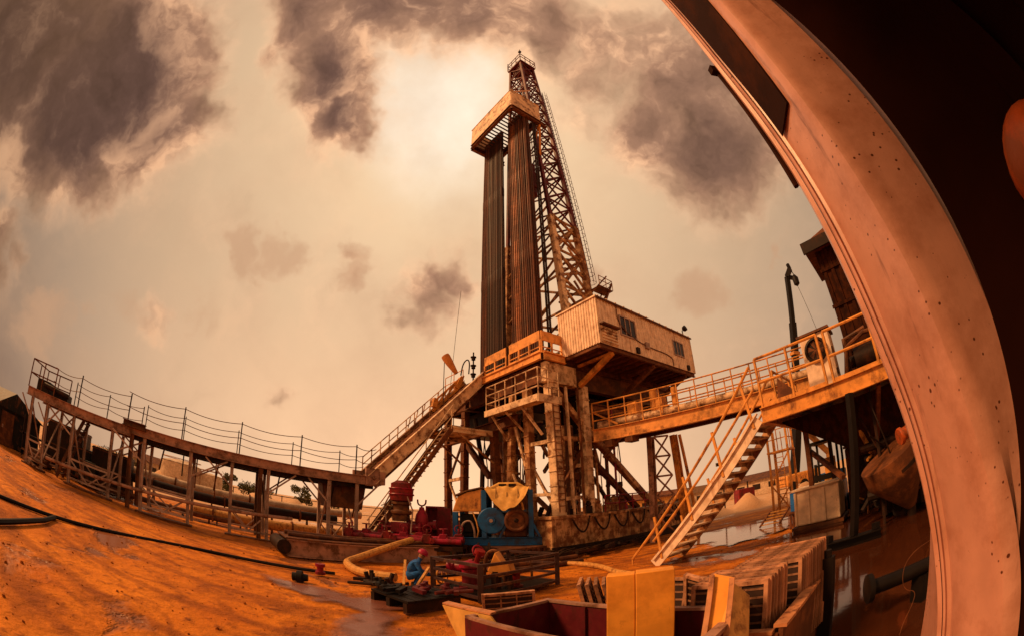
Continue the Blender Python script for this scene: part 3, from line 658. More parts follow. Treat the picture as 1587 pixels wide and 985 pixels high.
St = Thing('floor_stair', 'narrow steep open stair under the pipe ramp leading up to a landing', 'stair', (-7.0,5.0,0), W)
s0, s1 = (-7.9,0,.4), (-3.0,0,7.3)
def sp(t, b, dz=0): return (s0[0]+(s1[0]-s0[0])*t, b, s0[2]+(s1[2]-s0[2])*t+dz)
for b in (4.45, 5.55): St.part('stringer', MB().beam(sp(0,b), sp(1,b), .06, .28), M['rust'])
for k in range(24): St.part('tread', MB().box((sp((k+.5)/24,0)[0]-.02,4.49,sp((k+.5)/24,0)[2]), (sp((k+.5)/24,0)[0]+.30,5.51,sp((k+.5)/24,0)[2]+.06)), M['cream'])
St.part('handrail', MB().tube(sp(0,4.42,1.3), sp(1,4.42,1.3), .03, 6).tube(sp(0,4.42,.7), sp(1,4.42,.7), .025, 6).tube(sp(.02,4.42), sp(.02,4.42,1.3), .03).tube(sp(.33,4.42), sp(.33,4.42,1.3), .03).tube(sp(.66,4.42), sp(.66,4.42,1.3), .03).tube(sp(.98,4.42), sp(.98,4.42,1.3), .03), M['cream'])
St.part('landing', MB().box((-3.0,4.4,7.22),(-.3,7.4,7.34)).ibeam((-3.0,4.4,7.1),(-.3,4.4,7.1),.14,.24).ibeam((-3.0,7.4,7.1),(-.3,7.4,7.1),.14,.24), M['cream'])
St.part('landing_rail', railing([(-3.0,7.4,7.34),(-.4,7.4,7.34)],1.3,.9,.03), M['rustcream'])
St.part('landing_strut', MB().beam((-2.6,4.5,7.0),(-.1,4.6,5.4),.1).beam((-2.6,7.3,7.0),(-.1,7.8,5.4),.1), M['rustcream'])

# wind sock on its mast at the ramp head, stadium of hoses (kelly hose valve string)
wsx = Thing('wind_sock', 'orange wind sock on a thin pole above the head of the ramp', 'wind sock', (-2.35,6.9,9.6), W)
wsx.part('pole', MB().tube((-2.35,6.9,9.3),(-2.35,6.9,12.5),.025,6), M['dark'])
wsx.fn = None; s0_, s1_ = polar(-9.75,26,12.4), polar(-7.95,26,11.15)
wsx.part('sock', MB().lathe(s0_,[(.27,0),(.29,.15),(.25,.6),(.13,1.42),(.11,1.42),(.23,.58),(.26,.02)],14,sub(s1_,s0_)), mat('sock_cloth',(.55,.22,.06),.8,vary=.2))
vs_ = Thing('valve_string', 'dark stacked valves on a thin riser left of the far pipe bank', 'valve', (-.5,6.2,F), W)
vs_.part('riser', MB().tube((-.45,6.35,10.6),(-.45,6.35,13.0),.05,8), M['dark'])
for z in (11.2,11.8,12.4): vs_.part('valve_body', MB().lathe((-.45,6.35,z),[(.05,0),(.14,.05),(.14,.2),(.2,.22),(.2,.28),(.05,.32)],10), M['dark'])
# ================================================================== catwalk (pipe rack bridge) on the left
CZ = 4.05
def catwalk_section(name, label, a_from, a_to, b0, b1, legs, lowrail, cz):
    t = Thing(name, label, 'catwalk', ((a_from+a_to)/2, (b0+b1)/2, 0), W)
    for b in (b0, b1): t.part('deck_beam', MB().ibeam((a_from,b,cz-.22), (a_to,b,cz-.22), .28, .46), M['rackbeam'])
    dk = MB().box((a_from,b0+.16,cz-.1), (a_to,b1-.16,cz-.03)); k = int(abs(a_to-a_from)/.9)
    for i in range(k+1):
        a = a_from+(a_to-a_from)*i/k; dk.beam((a,b0+.15,cz-.22), (a,b1-.15,cz-.22), .1, .2)
    t.part('deck', dk, M['brown'])
    for (a, w) in legs:
        for b in (b0+.02, b1-.02):
            t.part('leg', MB().ibeam((a,b,0), (a,b,cz-.46), .16, .17), M['grey'])
            t.part('leg', MB().ibeam((a-w,b,0), (a-w,b,cz-.46), .16, .17), M['grey'])
            br = MB().beam((a-w,b,1.3), (a,b,1.3), .09).beam((a-w,b,.35), (a,b,.35), .09).beam((a-w,b,1.3), (a-w*.5,b,.35), .07).beam((a,b,1.3), (a-w*.5,b,.35), .07)
            br.beam((a,b,2.4), (a+w*.75,b,cz-.5), .08).beam((a-w,b,2.4), (a-w*1.75,b,cz-.5), .08)
            t.part('leg_brace', br, M['grey'])
        t.part('leg_brace', MB().beam((a,b0,.4), (a,b1,cz-.7), .08).beam((a-w,b1,.4), (a-w,b0,cz-.7), .08), M['grey'])
        t.part('foot_plate', MB().box((a-w-.25,b0-.2,-.02),(a+.25,b0+.2,.06)), M['brown'])
    if lowrail: t.part('lower_pipe', MB().tube((lowrail[0],b0-.15,lowrail[2]), (lowrail[1],b0-.15,lowrail[3]), .09, 10), M['rackbeam'])
    return t
c1 = catwalk_section('pipe_catwalk', 'long elevated steel catwalk with rope rails, running from the ramp foot leftwards', -20.6, -6.9, 5.3, 7.7,
    [(-8.2,1.5),(-12.9,1.9),(-17.0,2.6)], (-25.6,-11.6,.85,1.33), CZ)
c2 = catwalk_section('pipe_catwalk', 'leftmost raised catwalk with a guard cage at its end', -28.0, -20.4, 5.9, 8.4, [(-21.7,2.6),(-26.3,1.2)], None, CZ-.12)
def ropes(t, pts, hs):
    b = MB()
    for p, q in zip(pts, pts[1:]):
        for h in hs:
            b.path([add(lerp(p,q,k/8),(0,0,h-.14*4*(k/8)*(1-k/8))) for k in range(9)], .018, 4)
    t.part('rope', b, M['brown'])
fr_ = [(a,5.32,CZ) for a in (-20.9,-17.6,-14.5,-11.3,-8.3,-7.2)]
for p in fr_[1:5]: c1.part('rail_post', MB().tube(p, add(p,(0,0,1.6)), .035, 6), M['dark'])
ropes(c1, fr_, (1.5,.8))
bk_ = [(a,7.68,CZ) for a in (-20.2,-17.8,-14.6,-11.4,-8.6,-7.1)]
for p in bk_[:5]: c1.part('rail_post', MB().tube(p, add(p,(0,0,1.45)), .03, 6), M['dark'])
ropes(c1, bk_, (1.35,.7))
f2 = [(a,5.95,CZ-.12) for a in (-26.2,-24.2,-20.9)]
for p in f2[1:]: c2.part('rail_post', MB().tube(p, add(p,(0,0,1.65)), .04, 6), M['dark'])
ropes(c2, f2, (1.5,.8))
b2 = [(a,8.35,CZ-.12) for a in (-25.5,-23.0,-20.6)]
for p in b2: c2.part('rail_post', MB().tube(p, add(p,(0,0,1.5)), .035, 6), M['dark'])
ropes(c2, b2, (1.4,.7))
c2.part('guard_cage', railing([(-26.0,5.9,CZ-.12),(-28.0,5.9,CZ-.12),(-28.0,8.4,CZ-.12),(-26.0,8.4,CZ-.12)], 1.45, 1.0, .04, (1.,.5)), M['rust'])
c2.part('equipment_box', MB().box((-27.6,6.3,CZ-.12),(-26.6,7.6,CZ+.55)).box((-26.4,6.6,CZ-.12),(-25.3,7.4,CZ+.35)).tube((-26.9,6.1,CZ+.3),(-25.0,6.2,CZ+.2),.14,10), M['dark'], bevel=.03)
c1.part('end_stop', MB().box((-7.0,5.1,CZ-.4),(-6.7,7.9,CZ+.3)), M['rackbeam'])
c1.part('deck_beam', MB().ibeam((-20.9,5.05,CZ-.02),(-19.6,5.05,CZ-.02),.5,.3), M['brown'])
for a in (-20.35,-13.3):
    for b in (5.35,7.6): c1.part('pillar', MB().ibeam((a,b,0),(a,b,CZ-.46),.2,.22), M['brown'])
rr = random.Random(51)
for k in range(14):
    a = -20.0+rr.uniform(0,12.5); c1.part('hanging_bar', MB().beam((a,5.5+rr.uniform(0,2),CZ-.5),(a+rr.uniform(-.3,.3),5.5+rr.uniform(0,2),CZ-.5-rr.uniform(.4,2.2)),.07), M[rr.choice(('dark','brown','rust'))])
for b in (5.6,7.4): c1.part('under_beam', MB().ibeam((-20.3,b,CZ-.56),(-7.2,b,CZ-.56),.16,.2), M['dark'])
# dark tank hung below the right end of the catwalk
single('hanging_tank', 'dark rusty plate tank hanging under the catwalk beside the ramp foot', 'tank', MB().hexa([(-9.7,6.2,2.2),(-7.6,6.2,2.2),(-7.6,7.3,2.2),(-9.7,7.3,2.2),(-9.9,6.2,3.58),(-7.4,6.2,3.58),(-7.4,7.3,3.58),(-9.9,7.3,3.58)]), M['brown'], (-8.6,6.7,2.2), W, bevel=.03)
# ladder stair under the left catwalk
ls = Thing('access_ladder', 'dark ladder stair leaning under the leftmost catwalk', 'ladder', (-24.4,7.2,0), W)
for b in (6.9,7.9): ls.part('rail', MB().beam((-25.6,b,0),(-24.0,b,CZ-.6),.08,.2), M['brown'])
for k in range(10): ls.part('rung', MB().box((-25.6+1.6*(k+.5)/10-.12,6.95,(CZ-.6)*(k+.5)/10),(-25.6+1.6*(k+.5)/10+.12,7.85,(CZ-.6)*(k+.5)/10+.05)), M['brown'])
# long pipes lying behind the catwalk on low trestles
for i, (b, z, a0_, a1_, r, m, lab) in enumerate((
    (10.2,1.35,-27,-8.0,.28,'dark','long dark pipe lying on trestles behind the catwalk legs'),
    (11.4,1.75,-26,-6.0,.26,'plaster','long pale pipe lying above and behind the dark one'),
    (9.2,.55,-17,-7.4,.3,'hose','thick ochre pipe lying low behind the catwalk legs'),
    (8.9,.35,-25,-14.5,.16,'brown','thin brown pipe lying on the mud below the catwalk'))):
    p = Thing('line_pipe', lab, 'pipe', ((a0_+a1_)/2,b,0), W)
    p.part('pipe', MB().tube((a0_,b,z),(a1_,b,z),r,14), M[m])
    k = 5
    for j in range(k):
        a = a0_+(a1_-a0_)*(j+.5)/k; p.part('trestle', MB().beam((a,b-.4,0),(a,b-.05,z-r),.09).beam((a,b+.4,0),(a,b+.05,z-r),.09), M['brown'])
    for j in range(4):
        a = a0_+(a1_-a0_)*(j+.5)/4; p.part('flange', MB().tube((a-.05,b,z),(a+.05,b,z),r*1.4,14), M['rust'])
# ------------------------------------------------------------------ dark shed, crates and junk at the far left
sh = Thing('dark_shed', 'dark teal shed at the left edge behind the end of the catwalk', 'shed', (-27.4,9.5,0))
sh.part('wall', MB().box((-35,8.6,0),(-28.4,12.5,2.2)), M['shedteal'])
sh.part('roof', MB().prism([(-35.3,8.3,2.18),(-35.3,10.0,3.3),(-35.3,12.8,2.18)],(7.1,0,0)), M['shedteal'])
dr = sh.part('door', MB().box((-28.39,9.0,0),(-28.3,10.1,2.0)), M['brown'])
sh.part('handle', MB().box((-28.3,9.1,1.0),(-28.2,9.2,1.2)), M['grey'], dr)
sh.part('rack', MB().box((-27.1,10.2,.2),(-26.2,12.2,.4)).box((-27.1,10.2,1.3),(-26.2,12.2,1.4)).box((-26.3,10.2,0),(-26.2,10.3,2.4)).box((-26.3,12.1,0),(-26.2,12.2,2.4)), M['dark'])
random.seed(5)
def sack(c, sx, sy, sz, seed):
    rr = random.Random(seed); b = MB(); n1, n2 = 14, 9; vs = []
    for i in range(n2):
        ph = -pi/2+pi*i/(n2-1)
        for j in range(n1):
            th = 2*pi*j/n1; k = 1+.12*sin(3*th+seed)+.1*rr.uniform(-1,1)
            e = lambda v: math.copysign(abs(v)**.6, v)
            vs.append((c[0]+sx*e(cos(ph))*e(cos(th))*k, c[1]+sy*e(cos(ph))*e(sin(th))*k, c[2]+sz+sz*e(sin(ph))))
    fs = [(i*n1+j, i*n1+(j+1)%n1, (i+1)*n1+(j+1)%n1, (i+1)*n1+j) for i in range(n2-1) for j in range(n1)]
    return b._add(vs, fs)
single('bulk_sack', 'lower ochre bulk sack behind the left catwalk legs', 'sack', sack((-26.3,14.4,0),.9,.9,.75,1), M['hose'], (-26.3,14.4,0), sharp=60)
single('bulk_sack', 'upper ochre bulk sack slumped on the one below, behind the left catwalk', 'sack', sack((-26.2,14.6,1.45),.8,.8,.6,2), M['hose'], (-26.2,14.6,1.45), sharp=60)
single('bulk_sack', 'single small brown sack right of the ochre pair', 'sack', sack((-24.9,15.6,0),.6,.7,.5,3), M['wood'], (-24.9,15.6,0), sharp=60)
def crate(name, label, cat, c, s, m, rot=0):
    t = Thing(name, label, cat, c); x, y, z = s
    def q(mb): return mb.map(lambda p: (c[0]+p[0]*cos(rot)-p[1]*sin(rot), c[1]+p[0]*sin(rot)+p[1]*cos(rot), c[2]+p[2]))
    t.part('body', q(MB().box((-x/2,-y/2,.12),(x/2,y/2,z))), m, bevel=.02)
    sl_ = MB()
    for k in range(3): sl_.box((-x/2-.03,-y/2-.03,.16+k*(z-.3)/2),(x/2+.03,y/2+.03,.24+k*(z-.3)/2))
    t.part('band', q(sl_), M['brown']); t.part('skid', q(MB().box((-x/2,-y/2,0),(-x/2+.15,y/2,.118)).box((x/2-.15,-y/2,0),(x/2,y/2,.118))), M['dark'])
    return t
crate('machinery_box', 'big dark machinery box under the leftmost catwalk', 'box', W((-22.6,9.6,0)), (2.6,1.6,2.4), M['dark'], PSI)
crate('machinery_box', 'low dark box beside the shed at the left edge', 'box', (-25.2,11.2,0), (1.6,1.2,.8), M['brown'], .4)
crate('machinery_box', 'dark bluish box standing behind the left catwalk leg', 'box', W((-24.0,8.9,0)), (1.2,1.0,1.4), M['shedteal'], PSI)
crate('machinery_box', 'tall dark tank box behind the guard cage end of the catwalk', 'box', W((-26.6,10.8,0)), (3.0,1.8,2.9), M['dark'], PSI)
crate('machinery_box', 'dark square box between the sacks and the access ladder', 'box', W((-24.9,10.2,0)), (1.3,1.3,2.0), M['black'], PSI)
junk = MB(); rr = random.Random(3)
for k in range(7):
    x, y = -23.6+rr.uniform(-1.6,1.6), 9.9+rr.uniform(-.8,.8); junk.beam((x-1.2,y,.1+.08*k),(x+1.2,y+rr.uniform(-.6,.6),.1+.08*k),.16,.1)
single('timber_pile', 'heap of dark planks on the mud below the catwalk end', 'timber', junk, M['brown'], (-23.6,9.9,0))

# ------------------------------------------------------------------ steel mat / skid beam, BOP stack, manifold
mt = Thing('skid_beam', 'long flat steel skid beam lying on the mud before the red manifold', 'beam', (-6.6,17.0,0))
p0, p1 = (-8.75,15.0), (-3.6,19.4)
def sk(t, o, z): dx, dy = p1[0]-p0[0], p1[1]-p0[1]; l = math.hypot(dx,dy); return (p0[0]+dx*t-dy/l*o, p0[1]+dy*0+dy*t+dx/l*o, z)
for o in (0,.95,1.9): mt.part('girder', MB().ibeam(sk(0,o,.38), sk(1,o,.38), .4, .72), M['rackbeam'] if o == 0 else M['brown'])
mt.part('deck', MB().hexa([sk(-.01,-.2,.745),sk(1.01,-.2,.745),sk(1.01,2.1,.745),sk(-.01,2.1,.745),sk(-.01,-.2,.80),sk(1.01,-.2,.80),sk(1.01,2.1,.80),sk(-.01,2.1,.80)]), M['brown'])
mt.part('end_roller', MB().tube(sk(-.02,-.15,.4), sk(-.02,2.05,.4), .3, 14), M['dark'])
mt.part('pipe', MB().tube(sk(.02,.5,.89), sk(.98,.5,.89), .09, 10).tube(sk(.02,1.4,.89), sk(.96,1.4,.89), .09, 10), M['brown'])

bp = Thing('blowout_preventer', 'tall red blowout preventer stack standing at the foot of the ramp stair', 'valve stack', (-5.75,21.3,0))
bx, by = -5.75, 21.3
bp.part('lower_spool', MB().lathe((bx,by,.3),[(.7,0),(.7,.15),(.42,.18),(.42,.7),(.62,.72),(.62,.85),(.45,.88)],20), M['red'])
bp.part('ram_housing', MB().box((bx-.45,by-.4,1.2),(bx+.45,by+.4,1.75)).tube((bx-1.0,by,1.48),(bx+1.0,by,1.48),.24,14).tube((bx-1.05,by,1.48),(bx-.9,by,1.48),.32,14).tube((bx+.9,by,1.48),(bx+1.05,by,1.48),.32,14), M['magenta'], bevel=.03)
bp.part('ram_housing', MB().box((bx-.38,by-.36,1.8),(bx+.38,by+.36,2.15)).lathe((bx,by,2.15),[(.5,0),(.55,.06),(.55,.2),(.42,.24),(.42,.5),(.52,.52),(.52,.66),(.4,.7)],20), M['brown'], bevel=.03)
bp.part('annular_body', MB().lathe((bx,by,2.82),[(.42,0),(.58,.06),(.6,.3),(.62,.62),(.62,.7),(.55,.72),(.55,.95),(.35,1.05),(.3,1.1)],24), M['red'])
bp.part('bolt_ring', MB().ring((bx,by,3.2),(0,0,1),.62,.05,24,6).ring((bx,by,3.5),(0,0,1),.63,.04,24,6), M['magenta'])
bp.part('control_line', MB().path([(bx-.5,by-.3,3.2),(bx-.8,by-.3,2.6),(bx-.7,by-.3,1.8),(bx-.9,by-.4,.6)],.04,6).path([(bx+.4,by-.4,3.1),(bx+.7,by-.4,2.4),(bx+.6,by-.4,1.2)],.04,6), M['grey'])
mf = Thing('choke_manifold', 'crimson choke manifold of piled valves and pipes on a low skid', 'manifold', (-5.6,20.3,0))
mf.part('skid', MB().box((-8.2,19.3,.55),(-2.4,19.5,.75)).box((-8.2,20.9,.55),(-2.4,21.1,.75)), M['dark'])
mf.part('skid_leg', MB().box((-7.8,19.3,0),(-7.6,19.5,.55)).box((-2.9,19.3,0),(-2.7,19.5,.55)).box((-7.8,20.9,0),(-7.6,21.1,.55)).box((-2.9,20.9,0),(-2.7,21.1,.55)).box((-5.2,19.3,0),(-5.0,19.5,.55)), M['dark'])
for y, z in ((19.6,.98),(20.3,1.05),(20.9,.98)):
    mf.part('pipe', MB().tube((-8.1,y,z),(-2.5,y,z),.13,12), M['magenta'])
mf.part('pipe', MB().tube((-7.2,19.4,1.0),(-7.2,21.1,1.0),.13,10).tube((-5.6,19.4,1.0),(-5.6,21.1,1.0),.14,10).tube((-3.8,19.4,1.0),(-3.8,21.1,1.0),.13,10), M['red'])
rr = random.Random(9)
for k in range(9):
    x = -7.9+k*.64; y = (19.6,20.3,20.9)[k%3]
    v = mf.part('valve', MB().box((x-.17,y-.17,.86),(x+.17,y+.17,1.3)).tube((x-.24,y,1.0),(x-.17,y,1.0),.22,12).tube((x+.17,y,1.0),(x+.24,y,1.0),.22,12).tube((x,y,1.3),(x,y,1.55),.06,8), M['magenta'] if k%3 else M['red'], bevel=.02)
    mf.part('handwheel', MB().ring((x,y,1.55),(0,0,1) if k%2 else (0,1,.2),.2,.025,14,5).tube((x-.2,y,1.55),(x+.2,y,1.55),.018,5), M['magenta'], v)
wh = Thing('wellhead_tree', 'crimson wellhead valve tree with a forked top right of the red stack', 'wellhead', (-4.55,21.8,0))
wx, wy = -4.75, 21.6
wh.part('body', MB().lathe((wx,wy,.2),[(.4,0),(.4,.2),(.2,.25),(.2,.9),(.34,.95),(.34,1.1),(.24,1.15),(.3,1.4),(.36,1.7),(.3,2.0),(.15,2.25),(.12,2.4)],16), M['magenta'])
wh.part('arm', MB().tube((wx-.7,wy,1.7),(wx+.7,wy,1.7),.14,10).tube((wx-.75,wy,1.7),(wx-.6,wy,1.7),.24,12).tube((wx+.6,wy,1.7),(wx+.75,wy,1.7),.24,12), M['magenta'])
wh.part('fork', MB().path([(wx-.22,wy,3.0),(wx-.2,wy,2.75),(wx,wy,2.65),(wx+.2,wy,2.75),(wx+.22,wy,3.0)],.045,6).tube((wx,wy,2.4),(wx,wy,2.66),.05,8), M['red'])
cb = Thing('red_cabinet', 'open crimson steel cabinet standing behind the manifold near the rig legs', 'cabinet', (-4.6,24.3,0))
cb.part('body', MB().box((-5.1,24.2,.2),(-5.02,25,2.6)).box((-4.1,24.2,.2),(-4.02,25,2.6)).box((-5.1,24.2,2.6),(-4.02,25,2.7)).box((-5.02,24.9,.2),(-4.1,25,2.6)).box((-5.1,24.2,.1),(-4.02,25,.2)), M['magenta'])
cb.part('door', MB().box((-4.4,24.1,.25),(-3.65,24.17,2.6)), M['magenta'])
cb.part('shelf', MB().box((-5.0,24.3,1.3),(-4.12,24.88,1.36)), M['brown'])
crate('pump_skid', 'small ochre box between the manifold and the cabinet', 'box', (-6.6,25.5,0), (1.6,1.0,1.6), M['hose'], .2)
single('drum', 'green topped drum right of the manifold', 'drum', MB().lathe((-3.05,21.9,0),[(.3,0),(.3,.35),(.32,.36),(.3,.38),(.3,.7),(.32,.71),(.3,.73),(.3,1.05),(.2,1.06)],18), M['greenbit'], (-3.05,21.9,0))
# yellow mud hose
single('mud_hose', 'thick ochre mud hose curving from the red manifold over the mud to the worker', 'hose', MB().path([(-4.7,19.2,1.0),(-4.9,18.4,.9),(-5.25,17.7,.75),(-5.75,17.0,.5),(-6.2,16.3,.25),(-6.35,15.7,.17),(-6.2,15.1,.16),(-5.8,14.4,.16),(-5.3,13.7,.16),(-4.8,13.3,.16),(-4.2,13.1,.18),(-3.7,13.0,.2)],.15,10), M['hose'], (-5.5,15,0))
single('ground_hose', 'pale hose lying on the mud beyond the rail pen', 'hose', MB().path([(1.3,18.2,.1),(1.9,17.9,.1),(2.5,17.3,.1),(2.95,16.4,.1),(3.15,15.3,.1),(3.2,14.3,.1),(3.6,13.2,.1)],.1,8), M['hose'], (2.6,16.4,0))
cab = [(-12.6,3.2,.03),(-12.35,4.6,.03),(-11.9,6.0,.03),(-11.45,8.1,.03),(-10.75,10.3,.03),(-9.6,11.5,.03),(-8.2,12.2,.03),(-6.9,12.7,.03),(-5.8,13.1,.03)]
single('ground_cable', 'dark cable snaking across the orange mud from the left edge', 'cable', MB().path(cab,.06,6), M['black'], (-10.7,10.3,0))
single('ground_cable', 'short thick dark cable joining the long one at the left edge', 'cable', MB().path([(-9.3,2.6,.04),(-10.2,3.9,.04),(-11.1,5.2,.04),(-11.8,5.95,.04)],.07,6), M['black'], (-10.5,4.2,0))
single('bull_plug', 'small black plug lying on the mud beside the puddle', 'plug', MB().lathe((-6.1,10.75,.13),[(.13,0),(.13,.12),(.2,.14),(.2,.3),(.12,.32),(.1,.45)],14,(1,.3,.05)), M['black'], (-6.0,10.75,0))
single('bull_plug', 'small red valve lying on the dark ground cable', 'plug', MB().lathe((-6.05,12.5,.02),[(.17,0),(.17,.1),(.11,.12),(.11,.25),(.17,.27),(.17,.36)],14), M['magenta'], (-6.05,12.5,0))
# ================================================================== blue winch unit before the substructure (local frame: x right, y away)
WO = (-.95, 22.9, 1.02); wr = R(-3)
def WL(p): return (WO[0]+p[0]*cos(wr)-p[1]*sin(wr), WO[1]+p[0]*sin(wr)+p[1]*cos(wr), WO[2]+p[2])
wi = Thing('winch_unit', 'blue framed winch unit with an amber hood and a bowl shaped yellow cover', 'winch', (0,0,-.4), WL)
wi.part('skid', MB().ibeam((-2.2,-.9,-.16),(2.25,-.9,-.16),.3,.42).ibeam((-2.2,1.2,-.16),(2.25,1.2,-.16),.3,.42).box((-2.2,-.7,-.05),(2.2,1.0,.03)), M['blue'], bevel=.01)
wi.part('skid_leg', MB().box((-2.1,-.8,-.42),(-1.7,1.1,-.372)).box((1.7,-.8,-.42),(2.1,1.1,-.372)), M['brown'])
hood = MB().prism([(-2.25,-1.0,1.42),(-.75,-1.0,1.42),(-.75,-1.0,2.62),(-1.5,-1.0,2.45),(-2.0,-1.0,2.2)], (0,2.2,0))
wi.part('hood', hood, M['amber'], bevel=.06)
wi.part('hood_roof', MB().prism([(-2.1,-1.05,2.23),(-1.5,-1.05,2.5),(-.7,-1.05,2.68),(-.7,-1.05,2.75),(-1.52,-1.05,2.57),(-2.15,-1.05,2.3)], (0,2.3,0)), M['wood'])
for x, y in ((-.62,-.95),(1.72,-.95),(-2.1,-.9),(-.62,1.1),(1.72,1.1),(-2.1,1.1)):
    wi.part('post', MB().box((x-.13,y-.13,.03),(x+.13,y+.13,2.55 if x > -1 else 1.4)), M['blue'], bevel=.015)
bwl = MB(); vs = []; fs = []; nu, nv = 26, 15       # sagging tarpaulin cover: a bowl open to the front
for i in range(nu):
    u_ = i/(nu-1)*2-1
    for j in range(nv):
        v_ = j/(nv-1); sag = (1-u_*u_)
        vs.append((.55+u_*1.12*(1-.12*v_), -1.25+1.5*(1-v_)*0+.25*v_-.35*sag*(1-v_), 2.66+.06*sag*v_ -1.15*sag*(1-v_)**1.3 + .05*sin(7*u_+3*v_)+.035*sin(13*u_-5*v_)))
fs = [(i*nv+j, (i+1)*nv+j, (i+1)*nv+j+1, i*nv+j+1) for i in range(nu-1) for j in range(nv-1)]
k = len(vs); vs += [add(p,(0,.12,.03)) for p in vs]; fs += [tuple(x+k for x in f[::-1]) for f in fs]
edge = [i*nv for i in range(nu)]+[(nu-1)*nv+j for j in range(1,nv)]+[i*nv+nv-1 for i in range(nu-2,-1,-1)]+[j for j in range(nv-2,0,-1)]
fs += [(edge[i], edge[(i+1)%len(edge)], edge[(i+1)%len(edge)]+k, edge[i]+k) for i in range(len(edge))]
bwl._add(vs, fs); wi.part('drum_cover', bwl, M['tarp'], sharp=70)
wi.part('cover_roof', MB().prism([(-.6,-.8,2.6),(.1,-.8,2.98),(1.1,-.8,2.98),(1.7,-.8,2.6)], (0,2.0,0)), M['tarp'], bevel=.08)
for x in (.12,.62): wi.part('slot', MB().box((x,-.815,2.74),(x+.38,-.79,2.9)), M['dark'])
for x in (.0,.55,1.1): wi.part('tie_rope', MB().path([(x,-1.02,2.68),(x+.02,-1.3,2.3),(x,-1.36,1.9),(x+.03,-1.1,1.55)],.018,5), M['wood'])
wi.part('chain_guard', MB().box((-.6,-1.02,1.38),(1.7,-.97,1.52)), M['blue'])
wi.part('pipework', MB().path([(-1.8,-1.05,.2),(-1.75,-1.1,.8),(-1.3,-1.12,1.0),(-1.1,-1.1,.5),(-1.1,-1.05,.05)],.05,7), M['grey'])
wi.part('drum', MB().lathe((-.75,-.6,1.2),[(.2,0),(.2,.5),(.2,1.2)],16,(1,0,0)), M['dark'])
wi.part('drum_disc', MB().lathe((-.25,-1.12,.95),[(.66,0),(.7,.03),(.7,.2),(.64,.24)],32,(0,1,0)).lathe((-.25,-1.22,.95),[(.2,0),(.22,.03),(.22,.1)],16,(0,1,0)), M['blue'])
wi.part('hub', MB().lathe((-.25,-1.3,.95),[(.09,0),(.1,.1)],12,(0,1,0)), M['grey'])
wi.part('pulley', MB().lathe((1.0,-1.2,.95),[(.38,0),(.58,.02),(.62,.1),(.62,.34),(.58,.42),(.38,.44)],28,(0,1,0)).ring((1.0,-1.2,.95),(0,1,0),.5,.1,28,8), M['rust'])
wi.part('pulley_core', MB().lathe((1.0,-1.28,.95),[(.06,0),(.12,.05),(.12,.2)],12,(0,1,0)).lathe((1.0,-1.15,.95),[(.36,0),(.36,.08)],20,(0,1,0)), M['dark'])
wi.part('engine_block', MB().box((-1.9,-.6,.05),(-.8,.9,1.3)).box((-1.7,-.8,.3),(-1.1,-.6,.9)), M['black'], bevel=.05)
wi.part('side_strut', MB().beam((.15,-1.0,.05),(.5,-1.0,.8),.12).beam((1.75,-1.0,.9),(2.15,-1.0,.05),.12), M['blue'])
wi.part('gear_case', MB().box((.35,-.7,.05),(1.5,.8,2.4)), M['rust'], bevel=.08)
wi.part('hose', MB().path([(-1.2,-1.0,1.4),(-1.0,-1.1,.9),(-.9,-1.1,.4),(-1.0,-1.0,.05)],.04,6).path([(1.1,-1.0,2.2),(1.3,-1.2,1.8),(1.35,-1.1,1.5)],.06,6), M['hose'])

# ================================================================== worker crouching by the pallet
PX, PY = -3.16, 12.4; pa_ = R(15)
PS = 1.1
def PL(p): return (PX+PS*(p[0]*cos(pa_)-p[1]*sin(pa_)), PY+PS*(p[0]*sin(pa_)+p[1]*cos(pa_)), PS*p[2])
P = Thing('person', 'crouching worker in blue coveralls and crimson hard hat bent over the parts pallet', 'person', (0,0,0), PL)
J = [((0,0,.36),.175)]; E_ = []
def chain(parent, pts):
    for p, r in pts:
        J.append((p, r)); E_.append((parent, len(J)-1)); parent = len(J)-1
    return parent
ch = chain(0, [((.06,0,.5),.165),((.16,0,.66),.175),((.24,0,.77),.15)])
nk = chain(ch, [((.31,0,.83),.07),((.355,0,.90),.078),((.39,0,.965),.098),((.40,0,1.03),.085)])
for s in (-1, 1):
    hp = chain(0, [((.04,.11*s,.34),.125),((.26,.15*s,.47),.095),((.40,.17*s,.52),.083),((.28,.17*s,.30),.068),((.17,.17*s,.11),.055)])
    sh_ = chain(ch, [((.24,.17*s,.75),.085),((.30,.235*s,.62),.066),((.37,.25*s,.49),.056),((.50,.20*s,.44),.045),((.60,.14*s,.42),.033),((.65,.13*s,.41),.038)])
    for f_, (dx, dy, ln) in enumerate(((.0,-.035,.085),(.0,-.012,.1),(.0,.012,.095),(.0,.035,.075))):
        b0_ = (.68, .13*s+dy, .405)
        chain(sh_, [(b0_,.011),((.68+ln*.5,.13*s+dy*1.2,.395),.010),((.68+ln*.85,.13*s+dy*1.2,.36),.009)])
    chain(sh_, [((.655,.13*s-.045*s,.395),.012),((.69,.13*s-.07*s,.37),.010)])
me = bpy.data.meshes.new('body'); me.from_pydata([sub(PL(p),P.loc) for p, r in J], E_, [])
bo = bpy.data.objects.new('body', me); COL.objects.link(bo); bo.parent = P.o
sk_ = bo.modifiers.new('skin', 'SKIN')
for i, (p, r) in enumerate(J):
    me.skin_vertices[0].data[i].radius = (r*PS, r*PS)
me.skin_vertices[0].data[0].use_root = True
sk_.use_smooth_shade = True
sd = bo.modifiers.new('subsurf', 'SUBSURF'); sd.levels = 2; sd.render_levels = 2
